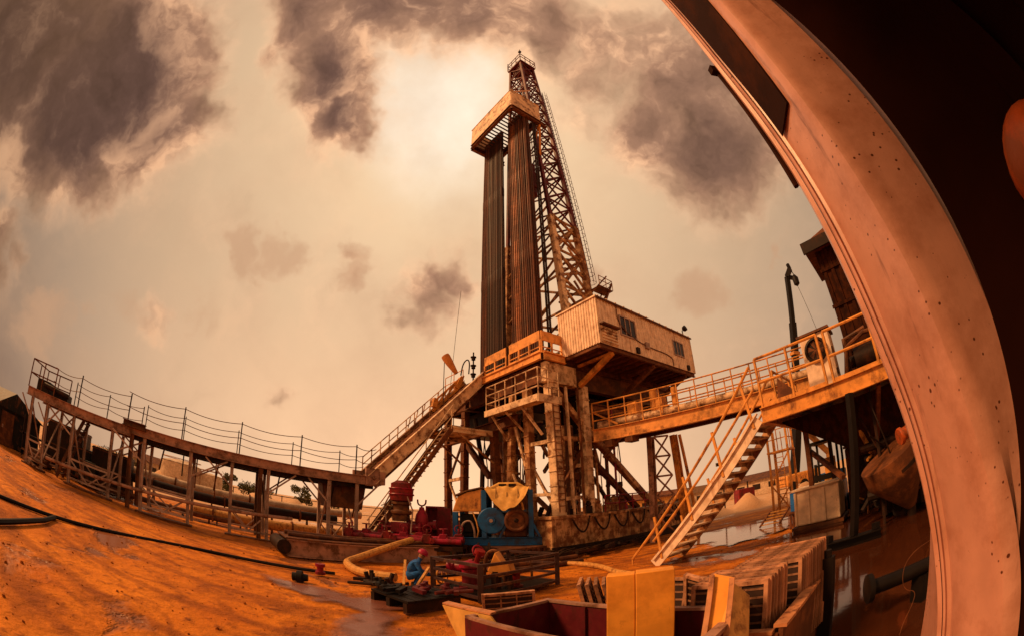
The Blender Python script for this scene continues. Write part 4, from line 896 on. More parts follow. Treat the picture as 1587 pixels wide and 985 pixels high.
# coverall cloth with bare skin on head and hands, told apart by where they are on the body
pm = M['cloth'].copy(); pm.name = 'coverall_and_skin'; nt = pm.node_tree; bs = [n for n in nt.nodes if n.type == 'BSDF_PRINCIPLED'][0]
src = bs.inputs['Base Color'].links[0].from_socket; tc = [n for n in nt.nodes if n.type == 'TEX_COORD'][0]
acc = None
for c, rad in (((.41,0,.99),.135),((.70,.13,.39),.12),((.70,-.13,.39),.12)):
    vd = nt.nodes.new('ShaderNodeVectorMath'); vd.operation = 'DISTANCE'; nt.links.new(tc.outputs['Object'], vd.inputs[0]); vd.inputs[1].default_value = sub(PL(c), P.loc); rad *= PS
    lt = nt.nodes.new('ShaderNodeMath'); lt.operation = 'LESS_THAN'; nt.links.new(vd.outputs['Value'], lt.inputs[0]); lt.inputs[1].default_value = rad
    if acc is None: acc = lt.outputs[0]
    else:
        mx = nt.nodes.new('ShaderNodeMath'); mx.operation = 'MAXIMUM'; nt.links.new(acc, mx.inputs[0]); nt.links.new(lt.outputs[0], mx.inputs[1]); acc = mx.outputs[0]
mx = nt.nodes.new('ShaderNodeMix'); mx.data_type = 'RGBA'; nt.links.new(acc, mx.inputs[0]); nt.links.new(src, mx.inputs[6]); mx.inputs[7].default_value = (.28,.13,.07,1); nt.links.new(mx.outputs[2], bs.inputs['Base Color'])
me.materials.append(pm)
tl = R(30)
hx = (sin(tl)*.9, 0, cos(tl)); hc = (.395,0,1.005)
hh = P.part('hard_hat', MB().lathe(hc,[(.135,0),(.142,.03),(.138,.07),(.115,.115),(.07,.145),(.02,.155)],20,hx), M['helmet'], sharp=60)
P.part('brim', MB().lathe(add(hc,(.025,0,-.008)),[(.165,0),(.168,.008),(.13,.016)],20,hx), M['helmet'], hh)
P.part('ear', MB().lathe((.375,-.095,.965),[(.01,0),(.028,.01),(.02,.025)],10,(0,-1,0)), mat('skin',(.28,.13,.07),.6,vary=.1))
P.part('nose', MB().lathe((.475,0,.955),[(.022,0),(.016,.02),(.006,.03)],8,(.9,0,-.35)), bpy.data.materials['skin'])
for s in (-1,1):
    P.part('boot', MB().lathe((.15,.17*s,.0),[(.07,0),(.075,.02),(.07,.1),(.062,.16)],12).lathe((.15,.17*s,.055),[(.055,0),(.06,.1),(.055,.18),(.03,.22)],12,(1,0,-.06)), M['boot'], sharp=60)

# parts pallet and the junk on it
pt = Thing('parts_pallet', 'dark greasy pallet of iron parts on the mud before the worker', 'pallet', (-2.6,10.9,0))
pts4 = [(-3.55,10.15),(-2.35,9.1),(-1.35,10.35),(-2.5,11.55)]
for k in range(7):
    t = (k+.5)/7; a = lerp(pts4[0],pts4[3],t); b = lerp(pts4[1],pts4[2],t); pt.part('plank', MB().beam((a[0],a[1],.3),(b[0],b[1],.3),.2,.06), M['black'])
for k in range(3):
    t = (.06,.5,.94)[k]; a = lerp(pts4[0],pts4[1],t); b = lerp(pts4[3],pts4[2],t); pt.part('runner', MB().beam((a[0],a[1],.13),(b[0],b[1],.13),.14,.26), M['dark'])
rr = random.Random(21)
def scrap(name, label, c, n, m, s=1., h=.35):
    b = MB()
    for k in range(n):
        x, y = c[0]+rr.uniform(-.5,.5)*s, c[1]+rr.uniform(-.35,.35)*s; z = c[2]+.06+rr.random()*.1*h; a = rr.uniform(0,pi); l = rr.uniform(.2,.5)*s
        if k % 3 == 0: b.lathe((x,y,z-.05),[(.09,0),(.14,.02),(.14,.1),(.07,.14),(.07,.22*h/.35)],10,(rr.uniform(-.3,.3),rr.uniform(-.3,.3),1))
        elif k % 3 == 1: b.tube((x-l*cos(a),y-l*sin(a),z),(x+l*cos(a),y+l*sin(a),z+.05),.05,8)
        else: b.beam((x-l*.6*cos(a),y-l*.6*sin(a),z),(x+l*.6*cos(a),y+l*.6*sin(a),z+.03),.12,.1)
    return single(name, label, 'scrap', b, m, c)
scrap('iron_fittings', 'black iron fittings heaped on the left end of the parts pallet', (-3.0,10.15,.34), 9, M['black'])
scrap('iron_fittings', 'maroon pipes and couplings lying across the right of the parts pallet', (-1.95,10.3,.34), 9, M['maroon'])
scrap('iron_fittings', 'dark valves and clamps piled on the mud left of the worker', (-3.95,12.2,.0), 14, M['dark'], 1.25, .6)
scrap('iron_fittings', 'black tools strewn on the mud between the worker and the rail pen', (-2.35,11.9,.0), 9, M['brown'], .8, .3)
single('lever_bar', 'ochre bar propped on the dark pallet by the worker', 'bar', MB().beam((-2.95,11.1,.34),(-3.1,11.9,.95),.07).beam((-2.6,11.2,.34),(-2.4,11.8,.8),.07), M['hose'], (-2.8,11.3,.34))
single('hand_wheel', 'small yellow handwheel held up by the worker against the pen', 'wheel', MB().ring((-2.25,12.98,.38),(1,-.5,.1),.26,.035,20,6).tube((-2.25,12.98,.14),(-2.25,12.98,.62),.02,6).tube((-2.37,12.74,.38),(-2.13,13.22,.38),.02,6), M['amber'], (-2.25,12.98,.1))

# ================================================================== open rail pen with red pump inside
pn = Thing('rail_pen', 'open brown steel rail pen holding red machinery, between the worker and the screens', 'cage', (-.6,12.8,0))
C4 = [(-.92,10.85),(1.2,13.4),(-.3,15.0),(-2.4,12.35)]
for (x, y) in C4: pn.part('post', MB().box((x-.07,y-.07,0),(x+.07,y+.07,1.08)), M['penbrown'], bevel=.01)
for i in range(4):
    p, q = C4[i], C4[(i+1)%4]; rl = MB()
    for z in (1.03,.72,.42,.13): rl.beam((p[0],p[1],z),(q[0],q[1],z),.075 if z < .9 else .1,.08)
    pn.part('side_rail', rl, M['penbrown'])
    m_ = lerp(p,q,.5)
    if i in (1,2): pn.part('post', MB().box((m_[0]-.04,m_[1]-.04,0),(m_[0]+.04,m_[1]+.04,.92)), M['brown'])
pn.part('floor', MB()._add([(x,y,.1) for x,y in C4]+[(x,y,.14) for x,y in C4],[(3,2,1,0),(4,5,6,7),(0,1,5,4),(1,2,6,5),(2,3,7,6),(3,0,4,7)]), M['black'])
pu = Thing('mud_pump', 'crimson pump with flanges standing in the left of the rail pen', 'pump', (-1.5,12.5,.14))
pu.part('body', MB().lathe((-2.0,12.9,.72),[(.2,0),(.24,.03),(.24,.25),(.19,.28),(.19,.7),(.26,.72),(.26,.85),(.12,.9)],18,(1,-.5,.05)), M['magenta'])
pu.part('casing', MB().lathe((-1.35,12.3,.14),[(.3,0),(.3,.1),(.22,.15),(.22,.6),(.3,.65),(.3,.78),(.1,.85)],18), M['magenta'])
pu.part('outlet', MB().tube((-1.2,12.35,.8),(-1.05,12.2,1.25),.08,10).tube((-1.06,12.2,1.22),(-1.02,12.17,1.33),.15,12), M['red'])
pu.part('handwheel', MB().ring((-1.1,12.5,1.25),(.6,-.6,.4),.2,.03,16,6), M['magenta'])
vb = Thing('valve_block', 'ochre yellow valve block leaning in the middle of the rail pen', 'valve', (-.65,12.3,.14))
vb.part('body', MB().prism([(-.85,12.15,.7),(-.62,12.0,1.28),(-.42,12.0,.95),(-.25,11.95,.98),(-.15,12.0,.62),(-.55,12.1,.5)],(.12,.3,.03)), M['amber'], bevel=.03)
vb.part('stem', MB().tube((-.6,12.25,.14),(-.6,12.2,.7),.14,10).tube((-.2,12.2,.14),(-.25,12.15,.6),.1,10), M['dark'])
single('bent_pipe', 'dark bent pipe curling behind the yellow valve block in the pen', 'pipe', MB().path([(-1.0,12.9,.2),(-.95,12.85,.9),(-.85,12.75,1.2),(-.65,12.65,1.3),(-.45,12.6,1.15),(-.4,12.6,.6),(-.35,12.6,.2)],.06,8), M['rust'], (-.7,12.7,.14))
single('red_fitting', 'low red elbow fitting in the right of the rail pen', 'fitting', MB().lathe((-.05,12.6,.14),[(.2,0),(.2,.05),(.12,.08),(.12,.4),(.18,.42),(.18,.5)],14), M['red'], (-.05,12.6,.14))
single('line_pipe', 'rusty pipe bundle lying on the mud behind the rail pen', 'pipe', MB().tube((-.9,16.2,.12),(2.4,18.6,.12),.11,10).tube((-.6,16.0,.12),(2.7,18.3,.12),.11,10).tube((-.7,16.1,.31),(2.5,18.45,.31),.1,10), M['brown'], (.8,17.3,0))
dk = MB(); rr = random.Random(31)
for k in range(60):
    t = rr.random(); a, b = -3.6+t*10, -.95-rr.random()*1.1; p = W((a-.3,b,0)); l = rr.uniform(.3,1.3); an = PSI+rr.uniform(-.5,.5)
    dk.beam((p[0]-l*cos(an),p[1]-l*sin(an),.08+.3*rr.random()),(p[0]+l*cos(an),p[1]+l*sin(an),.1+.35*rr.random()),.15,.13)
single('scrap_heap', 'long heap of dark scrap iron along the foot of the rig base', 'scrap', dk, M['dark'], W((0,-1.2,0)))
for i,(lab,a_,b_,w_) in enumerate((('dark hose reel drum lying before the blue winch','-1.6','-1.4',.5),)):
    p = W((-3.5,1.2,0)); single('reel_drum', lab, 'reel', MB().lathe((p[0],p[1],.45),[(.45,0),(.45,.05),(.25,.06),(.25,.5),(.45,.51),(.45,.56)],18,(1,.2,0)), M['dark'], (p[0],p[1],0))

# ================================================================== skip with spare screens in front
SA = (.42,5.62); T_ = (.618,-.786); U2 = U
def S(s, n, z): return (SA[0]+T_[0]*s+U2[0]*n, SA[1]+T_[1]*s+U2[1]*n, z)       # s along the far wall to the right, n away from camera
def SM(p): return (SA[0]+.69*p[0]+.72*p[1], SA[1]-.72*p[0]+.69*p[1], p[2])
def SB(p): return S(*p)
skp = Thing('skip', 'open maroon steel skip at the bottom of the view', 'skip', (1.2,-.5,0), SM)
for s_ in (.5,1.1,1.7,2.2): skp.part('stiffener', MB().box((s_,-.035,.2),(s_+.07,-.002,1.19)), M['maroon'])
skp.part('floor', MB().box((0,-1.25,.1),(2.5,0,.18)), M['maroon'])
skp.part('wall', MB().box((-.04,0,.1),(2.5,.06,1.2)), M['maroon'])
skp.part('wall', MB().box((-.1,-1.25,.1),(-.045,.06,1.2)), M['maroon'])
skp.part('wall', MB().box((2.5,-1.25,.1),(2.56,.06,1.2)), M['maroon'])
skp.part('wall', MB().box((-.1,-1.31,.1),(2.56,-1.252,1.2)), M['maroon'])
skp.part('rim', MB().box((-.12,-.02,1.2),(2.58,.065,1.235)).box((-.11,-1.3,1.2),(-.035,-.03,1.235)).box((2.47,-1.3,1.2),(2.58,-.03,1.245)).box((-.03,-1.315,1.2),(2.465,-1.245,1.235)), M['rackbeam'])
sc2 = Thing('screen_bin', 'rust brown bin crammed with stacked shaker screens at the lower right', 'bin', (1.6,1.0,0), SB)
sc2.part('wall', MB().box((2.95,.12,0),(3.0,1.75,1.0)), M['rust']); sc2.part('wall', MB().box((.9,1.75,0),(3.0,1.8,.95)), M['rust'])
sc2.part('wall', MB().box((2.2,.1,0),(2.95,.15,.93)), M['rust'])
sc2.part('rim', MB().box((2.9,.1,1.0),(3.04,1.8,1.04)).box((2.18,.06,.93),(2.9,.17,.97)), M['frame'])
sc2.part('floor', MB().box((.9,.15,.06),(2.94,1.74,.12)), M['brown'])
sc2.part('corner_post', MB().box((3.02,1.72,0),(3.2,1.9,1.28)).tube((3.11,1.8,1.28),(3.11,1.8,1.38),.06,8), M['black'])

# a spare screen: tray frame, dark mesh and the bars that divide it
SWID, SHGT = .86, 1.15
def screen_proto():
    t = bpy.data.objects.new('shaker_screen', None); COL.objects.link(t); t.empty_display_size = .2
    f = MB()
    for x in (-SWID/2, SWID/2-.045): f.box((x,-.031,0),(x+.045,.031,SHGT))
    for z in (0, SHGT-.045): f.box((-SWID/2+.0455,-.031,z),(SWID/2-.0455,.031,z+.045))
    link('frame', f, M['screenframe'], t)
    g_ = MB()
    for k in range(1,3): g_.box((-SWID/2+.046+k*(SWID-.09)/3-.012,-.018,.046),(-SWID/2+.046+k*(SWID-.09)/3+.012,.018,SHGT-.046))
    for k in range(1,12): g_.box((-SWID/2+.046,-.014,k*SHGT/12-.012),(SWID/2-.046,.014,k*SHGT/12+.012))
    link('grid', g_, M['screenframe'], t)
    link('mesh', MB().box((-SWID/2+.046,-.006,.046),(SWID/2-.046,.006,SHGT-.046)), M['mesh'], t)
    return t
proto = screen_proto(); used = [False]
def screen(loc, rz, lean, label, group, roll=0, scale=1.0):
    o = proto if not used[0] else copy_tree(proto); used[0] = True
    o.location = loc; o.rotation_euler = (lean, roll, rz); o.scale = (scale,)*3
    tag(o, label, 'screen', group); return o
rr = random.Random(4)
az_t = math.atan2(T_[1], T_[0])
for k in range(7):      # near stack
    screen(S(2.32+k*.015, .24+k*.066, .32+.012*k+rr.uniform(-.006,.006)), az_t+R(6)+rr.uniform(-.015,.015), R(-5), 'used shaker screen standing on edge in the nearer stack of the bin', 'shaker screens in the near stack')
for k in range(13):      # far stack, a bit higher
    screen(S(2.46+k*.016, 1.08+k*.05, .30+.008*k+rr.uniform(-.006,.006)), az_t+R(4)+rr.uniform(-.02,.02), R(-7), 'used shaker screen standing on edge in the farther, taller stack of the bin', 'shaker screens in the far stack', 0, 1.02)
for k in range(6):      # edge-on row left of the amber box
    p = (1.32+k*.14, 7.55-k*.06, .02); screen(p, R(78)+rr.uniform(-.04,.04), R(-13)-k*.01, 'shaker screen standing edge-on in the leaning row left of the amber box', 'shaker screens in the leaning row', 0, .98)
screen((-.12,6.75,.12), R(8), R(10), 'single shaker screen leaning behind the far corner of the maroon skip', None, R(-3), .93)
screen(S(1.35,.55,.3), az_t+R(14), R(-12), 'dark shaker screen leaning alone at the left of the bin', None, R(4), 1.03)
screen((2.25,4.75,.35), R(-62), R(14), 'tilted shaker screen wedged against the right side of the amber box', None, R(12), 1.0)
screen((2.35,6.9,.35), R(28), R(-30), 'shaker screen lying slantwise on the heap behind the amber box', None, 0, .85)
# amber box standing in the skip
bx_ = Thing('amber_box', 'tall amber yellow box standing upright in the skip', 'box', (1.2,4.2,.2))
ba = R(-17)
def BX(p): return (1.19+p[0]*cos(ba)-p[1]*sin(ba), 4.16+p[0]*sin(ba)+p[1]*cos(ba), p[2])
bx_.part('panel', MB().box((-.34,0,.2),(-.057,.22,1.745)).map(BX), M['card'], bevel=.008)
bx_.part('panel', MB().box((-.05,-.012,.2),(.34,.22,1.755)).map(BX), M['card'], bevel=.008)
# folded boards
def board(name, label, pts, th, m, loc):
    return single(name, label, 'board', MB().prism(pts, th), m, loc, bevel=.006)
fb_ = Thing('folded_board', 'open folded amber board leaning against the screens right of the tall box', 'board', (1.75,3.1,.2))
fb_.part('leaf', MB().prism([(1.78,3.72,1.66),(1.93,3.58,1.60),(1.42,2.96,.5),(1.30,3.1,.5)],(.03,.03,.01)), M['card'])
fb_.part('leaf', MB().prism([(1.85,3.52,1.60),(2.03,3.47,1.40),(1.74,2.93,.4),(1.45,2.90,.45)],(.03,.03,.01)), M['hose'])
fb_.part('edge_strip', MB().beam((1.76,3.70,1.67),(1.30,3.07,.5),.05,.03).beam((1.89,3.54,1.63),(1.45,2.92,.45),.05,.03), M['frame'])
fl_ = Thing('folded_board', 'bent ochre sheet lying over the left rim of the maroon skip', 'board', (-.5,4.9,.8))
fl_.part('leaf', MB().prism([(-.98,5.62,1.17),(-.30,4.62,1.29),(-.24,4.70,1.30),(-.92,5.72,1.18)],(0,0,.02)), M['frame'])
fl_.part('leaf', MB().prism([(-.98,5.61,1.16),(-.30,4.61,1.28),(.0,4.42,.85),(-.74,5.35,.72)],(.015,.015,0)), M['tarp'])
single('wood_plank', 'short pale plank lying across the skip below the bent sheet', 'plank', MB().beam((-.75,5.45,.62),(.25,4.1,1.0),.16,.05), M['hose'], (-.3,4.7,.7))
single('tool', 'black tool lying on the sand beyond the leaning row of screens', 'tool', MB().tube((1.75,10.4,.06),(2.15,10.6,.06),.05,8).tube((2.15,10.6,.06),(2.5,10.9,.06),.09,8).box((1.6,10.3,.0),(1.8,10.5,.14)), M['black'], (2.1,10.6,0))
# ================================================================== right: stair, mud tank platform, bridge
Sr = Thing('tank_stair', 'broad orange steel stair with double handrail climbing to the right platform', 'stair', (-.6,-8,0), W)
e0, e1 = (0,-7.35,.1), (0,-11.75,4.5)
def ep(t, a, dz=0): return (a, e0[1]+(e1[1]-e0[1])*t, e0[2]+(e1[2]-e0[2])*t+dz)
SA0, SA1 = -1.55, .35
Sr.part('stringer', MB().beam(ep(-.02,SA0), ep(1,SA0), .07, .42).beam(ep(-.02,SA0-.05,.17), ep(1,SA0-.05,.17), .14, .04), M['white'])
Sr.part('stringer', MB().beam(ep(-.02,SA1), ep(1,SA1), .07, .30), M['rustcream'])
for k in range(13):
    c = ep((k+.5)/13, 0); Sr.part('tread', MB().box((SA0+.04,c[1]-.2,c[2]-.02),(SA1-.04,c[1]+.17,c[2]+.04)), M['cream'])
for k in range(13):
    c = ep((k+.5)/13, 0); Sr.part('riser', MB().box((SA0+.045,c[1]+.172,c[2]-.16),(SA1-.045,c[1]+.19,c[2]+.03)), M['cream'])
for a, hh_ in ((SA0-.04,1.75),(SA1+.04,1.6)):
    h_ = MB().tube(ep(-.24,a,hh_-.55), ep(1.0,a,hh_), .055, 8).tube(ep(-.02,a,hh_*.52), ep(1.0,a,hh_*.55), .05, 8)
    for t in (.06,.36,.66,.96): h_.beam(ep(t,a,-.1), ep(t-.06,a,hh_), .09, .07)
    h_.tube(ep(-.24,a,hh_-.55), (a,ep(-.24,a)[1],0.02), .04, 8)
    Sr.part('handrail', h_, M['amber'])
Tp = Thing('tank_platform', 'raised ochre work platform with railings over dark mud tanks at the right', 'platform', (-.5,-15,0), W)
PZ = 4.78
Tp.part('edge_beam', MB().ibeam((-1.7,-11.95,PZ-.25),(-1.7,-21,PZ-.25),.24,.5), M['amber'])
Tp.part('edge_beam', MB().ibeam((-1.55,-12.0,PZ-.25),(4.4,-12.0,PZ-.25),.24,.5), M['amber'])
Tp.part('deck', MB().box((-1.55,-12.14,PZ-.08),(4.4,-21,PZ-.02)), M['rust'])
jb = MB()
for k in range(10): jb.ibeam((-1.55,-12.8-k*.9,PZ-.24),(4.3,-12.8-k*.9,PZ-.24),.14,.26)
Tp.part('joist', jb, M['brown'])
for a, b, w in ((2.6,-12.4,.2),(-.6,-15.6,.1),(3.8,-13.2,.16),(1.2,-14.4,.12)): Tp.part('leg', MB().beam((a,b,0),(a,b,PZ-.5),w,w), M['dark'] if b < -13 else M['rust'])
def prail(pts, **k): return railing([(p[0],p[1],PZ) for p in pts], 1.6, 1.5, .05, (1.,.5), .12, **k)
Tp.part('railing', prail([(-1.75,-12.05),(-1.75,-14.35)]), M['amber'])
Tp.part('railing', prail([(-1.75,-14.6),(-1.75,-21)]), M['amber'])
Tp.part('railing', prail([(.5,-11.95),(4.3,-11.95)]), M['amber'])
Tp.part('gusset', MB().prism([(.2,-12.0,PZ),(.2,-13.3,PZ),(.2,-12.2,PZ+1.2)],(.12,0,0)), M['rust'])
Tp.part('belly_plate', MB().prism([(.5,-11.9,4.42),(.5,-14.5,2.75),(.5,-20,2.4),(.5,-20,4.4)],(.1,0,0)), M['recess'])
Tp.part('knee_brace', MB().beam((-1.4,-16,PZ-.5),(.5,-15.4,2.2),.14).beam((3.0,-12.4,3.2),(-.2,-14.2,1.9),.16), M['rust'])
cbn = Thing('fan_cabinet', 'cream cabinet with a round black fan on the right platform', 'cabinet', (-.9,-14.2,PZ), W)
cbn.part('body', MB().box((-1.2,-14.72,PZ+.02),(-.3,-13.66,PZ+1.82)), M['white'], bevel=.03)
cbn.part('lid', MB().box((-1.3,-14.8,PZ+1.825),(-.2,-13.58,PZ+1.9)), M['brown'])
fn_ = cbn.part('fan_housing', MB().lathe((-1.21,-14.17,PZ+1.28),[(.40,-.0),(.42,.03),(.40,.12),(.33,.14),(.31,.06)],24,(-1,0,0)), M['dark'])
fbd = MB()
for k in range(6):
    t = k*pi/3; fbd.hexa([(-1.25,-14.17,PZ+1.28),(-1.25,-14.17+.3*cos(t),PZ+1.28+.3*sin(t)),(-1.25,-14.17+.3*cos(t+.6),PZ+1.28+.3*sin(t+.6)),(-1.25,-14.17+.02,PZ+1.29),(-1.27,-14.17,PZ+1.28),(-1.28,-14.17+.3*cos(t),PZ+1.28+.3*sin(t)),(-1.28,-14.17+.3*cos(t+.6),PZ+1.28+.3*sin(t+.6)),(-1.27,-14.17+.02,PZ+1.29)])
cbn.part('fan_blade', fbd, M['brown'], fn_)
cbn.part('hinge', MB().tube((-1.22,-14.74,PZ+.3),(-1.22,-14.74,PZ+.5),.03).tube((-1.22,-14.74,PZ+1.0),(-1.22,-14.74,PZ+1.2),.03), M['dark'])
# tall dark housing with sloping pale roof
hd = Thing('dryer_housing', 'tall dark corrugated housing with a pale lipped roof beside the door frame', 'housing', (3.4,-16.5,PZ), W)
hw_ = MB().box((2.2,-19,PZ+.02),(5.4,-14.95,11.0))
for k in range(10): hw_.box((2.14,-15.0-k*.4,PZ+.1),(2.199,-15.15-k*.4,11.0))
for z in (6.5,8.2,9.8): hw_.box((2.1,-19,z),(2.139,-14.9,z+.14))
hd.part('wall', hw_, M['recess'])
hd.part('roof', MB().prism([(1.7,-14.55,10.75),(1.7,-14.55,11.1),(2.6,-17.0,12.2),(2.6,-19.4,12.2),(1.7,-19.4,10.95)],(3.6,0,0)), M['rust'])
hd.part('roof_lip', MB().beam((1.62,-14.5,10.9),(1.62,-19.3,10.9),.12,.5), M['dark'])
mm = Thing('motor_unit', 'dark motor and pump cluster on the platform deck behind the railing', 'motor', (0,-16.5,PZ), W)
mm.part('motor', MB().tube((-.6,-15.4,PZ+.6),(-.6,-17.0,PZ+.6),.42,16).tube((-.6,-15.2,PZ+.6),(-.6,-15.4,PZ+.6),.2,12), M['dark'])
mm.part('base', MB().box((-1.1,-15.1,PZ),(0,-17.4,PZ+.18)), M['rust'])
mm.part('gear_box', MB().box((-1.0,-17.1,PZ+.18),(.2,-18.2,PZ+1.5)).box((-.2,-15.3,PZ+1.0),(.6,-16.3,PZ+1.5)), M['recess'], bevel=.06)
mm.part('pipework', MB().path([(-1.1,-15.0,PZ+.2),(-1.1,-15.2,PZ+1.0),(-.9,-15.9,PZ+1.3),(-.9,-16.8,PZ+1.2)],.08,8).path([(.2,-15,PZ+.1),(.2,-15.1,PZ+1.6),(.2,-16,PZ+1.7)],.1,8), M['brown'])
# tanks and pipes below the platform
tk = Thing('mud_tank', 'dark mud tank hulk with pipework under the right platform', 'tank', (2,-17,0), W)
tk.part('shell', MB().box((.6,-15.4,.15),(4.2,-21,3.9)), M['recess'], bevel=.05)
rb_ = MB()
for k in range(7): rb_.box((.5,-15.5-k*.75,.15),(.599,-15.62-k*.75,3.9))
tk.part('rib', rb_, M['dark'])
tk.part('pipework', MB().tube((.2,-14.9,2.6),(.2,-20,2.6),.16,10).tube((.1,-15.0,1.0),(.1,-20,1.0),.2,10).tube((.2,-15.6,.2),(.2,-15.6,2.6),.12,8).path([(-.3,-15.1,3.6),(-.5,-15.5,2.6),(-.2,-15.9,1.8),(-.4,-16.2,.8)],.03,6).path([(-1.0,-15.5,4.2),(-1.3,-15.8,3.0),(-1.2,-16.0,2.2)],.025,6), M['dark'])
hp_ = Thing('hopper', 'big ochre conical hopper hanging under the platform by the door frame', 'hopper', (-.9,-16.2,.6), W)
hp_.part('cone', MB().lathe((-.6,-16.6,.35),[(.18,0),(.25,.1),(1.05,1.35),(1.1,1.5),(1.1,2.0),(1.02,2.02)],26,(-.25,.35,1)), M['rust'])
hp_.part('rim', MB().lathe((-.88,-16.2,1.75),[(1.1,0),(1.16,.02),(1.16,.12),(1.1,.14)],26,(-.25,.35,1)), M['dark'])
hp_.part('spout', MB().tube((-.6,-16.6,.45),(-.55,-16.6,.05),.16,12), M['dark'])
single('red_pipe_end', 'orange red capped pipe end jutting out by the door frame', 'pipe', MB().lathe(W((-2.9,-16.35,2.55)),[(.22,0),(.24,.03),(.24,.1),(.18,.12),(.18,.9)],18,(.75,-.35,.18)), M['orange'], W((-2.9,-16.3,2.5)))
tg = Thing('strut_tangle', 'tangle of ochre and dark steel struts and pipes under the right platform', 'struts', (1,-14.2,0), W)
rr = random.Random(41)
for k in range(34):
    a, b = rr.uniform(-.4,3.6), rr.uniform(-17.4,-14.7); l = rr.uniform(.8,2.2); z = rr.uniform(.3,2.6)
    q = (a+rr.uniform(-1,1)*l*.5, b+rr.uniform(-1,1)*l*.5, max(.1,z+rr.uniform(-1,1)*l*.8))
    tg.part('strut', MB().tube((a,b,z),q,rr.choice((.03,.04,.06,.09)),7), M[rr.choice(('rust','dark','black','amber','brown','dark'))])
for k in range(8):
    a, b = rr.uniform(-.2,3.4), rr.uniform(-17,-14.8); z = rr.uniform(.2,1.6); s_ = rr.uniform(.2,.5)
    tg.part('valve', MB().lathe((a,b,z),[(s_*.5,0),(s_,.04),(s_,.12),(s_*.4,.16),(s_*.4,.5),(s_*.8,.54),(s_*.8,.62)],12,(rr.uniform(-1,1),rr.uniform(-1,1),.6)), M[rr.choice(('dark','rust','black'))])
mh = Thing('machine_housing', 'rust brown machine housing between the forklift and the dark tank', 'housing', (4.8,-14.6,0), W)
mh.part('body', MB().box((4.4,-15.4,.3),(6.4,-13.75,2.9)), M['rust'], bevel=.08); mh.part('lid', MB().box((4.3,-15.5,2.905),(6.5,-13.7,3.0)), M['brown'])
mh.part('louvre', MB().box((4.34,-15.2,1.6),(4.395,-14.0,2.4)), M['dark']); mh.part('skid', MB().box((4.4,-15.4,0),(4.7,-13.75,.295)).box((6.1,-15.4,0),(6.4,-13.75,.295)), M['dark'])
fs2 = Thing('rear_stair', 'thin ochre stair running down from the bridge behind the platform', 'stair', (6.5,-11.6,0), W)
fs2.part('stringer', MB().beam((6.0,-10.2,6.2),(8.2,-12.4,3.0),.1,.3), M['amber'])
fs2.part('handrail', MB().tube((6.0,-10.2,7.4),(8.2,-12.4,4.2),.05,6).tube((6.0,-10.2,6.8),(8.2,-12.4,3.6),.04,6).tube((6.0,-10.2,6.2),(6.0,-10.2,7.4),.05).tube((7.1,-11.3,4.6),(7.1,-11.3,5.8),.05).tube((8.2,-12.4,3.0),(8.2,-12.4,4.2),.05), M['amber'])
fs2.part('leg', MB().beam((8.1,-12.3,0),(8.1,-12.3,3.0),.16), M['amber'])
# base stand of the platform standing in the wet
ts = Thing('support_stand', 'black post on a wide foot standing in the wet mud under the platform', 'stand', (8.75,8.75,0))
ts.part('post', MB().beam((8.72,8.75,.3),(9.0,8.55,4.2),.18,.2), M['black'])
ts.part('foot', MB().ibeam((8.05,9.25,.15),(9.35,8.2,.15),.36,.28), M['black'])
ts.part('lug', MB().box((8.02,9.1,.3),(8.2,9.3,.48)).box((9.15,8.2,.3),(9.33,8.4,.48)), M['black'])
bpz = Thing('flanged_pipe', 'black flanged pipe jutting over the wet floor by the door frame', 'pipe', (4.6,3.9,.5))
bpz.part('pipe', MB().tube((4.55,4.15,.55),(5.6,3.55,.55),.12,14), M['black'])
bpz.part('flange', MB().lathe((4.55,4.15,.55),[(.16,-.1),(.22,-.08),(.22,.0),(.14,.02)],18,(.87,-.5,0)), M['black'])
bpz.part('stand', MB().box((5.2,3.6,0),(5.45,3.85,.45)), M['black'])
single('loose_wire', 'thin pale wire loop hanging by the door frame near the black pipe', 'wire', MB().path([(4.6,3.1,1.15),(4.4,3.2,1.12),(4.28,3.3,1.0),(4.25,3.32,.8),(4.32,3.3,.62),(4.45,3.2,.56),(4.4,3.2,.4),(4.3,3.25,.2),(4.25,3.25,.03)],.005,6), M['rust'], (4.3,3.3,0))
wc = Thing('white_container', 'cream ribbed fluid container sitting on a dark pallet in the wet yard', 'container', (2.9,-12.6,0), W)
wc.part('body', MB().box((2.42,-13.6,.26),(4.0,-11.62,1.7)), M['clean'], bevel=.08)
wc.part('rib', MB().box((2.34,-12.30,.3),(2.419,-12.16,1.66)).box((2.34,-12.98,.3),(2.419,-12.84,1.66)).box((2.34,-13.6,.3),(2.419,-13.5,1.66)).box((2.34,-11.72,.3),(2.419,-11.62,1.66)), M['clean'], bevel=.02)
wc.part('rim', MB().box((2.3,-13.68,1.705),(4.06,-11.54,1.8)), M['clean'], bevel=.02)
wc.part('pallet', MB().box((2.2,-13.75,.12),(4.1,-11.5,.25)).box((2.25,-13.7,0),(2.5,-11.55,.118)).box((3.7,-13.7,0),(3.95,-11.55,.118)), M['brown'])
fk = Thing('forklift', 'dark forklift with an open cab behind the cream container', 'forklift', (5.4,-12.6,0), W)
fk.part('body', MB().box((4.6,-13.4,.5),(7.0,-12.0,1.6)).box((6.3,-13.4,1.6),(7.0,-12.0,2.1)), M['blue'], bevel=.1)
for b in (-13.35,-12.05):
    for a in (4.65,6.3): fk.part('cab_post', MB().beam((a,b,1.6),(a+.15,b,3.5),.11), M['black'])
fk.part('cab_roof', MB().box((4.7,-13.45,3.5),(6.6,-11.95,3.62)), M['black'])
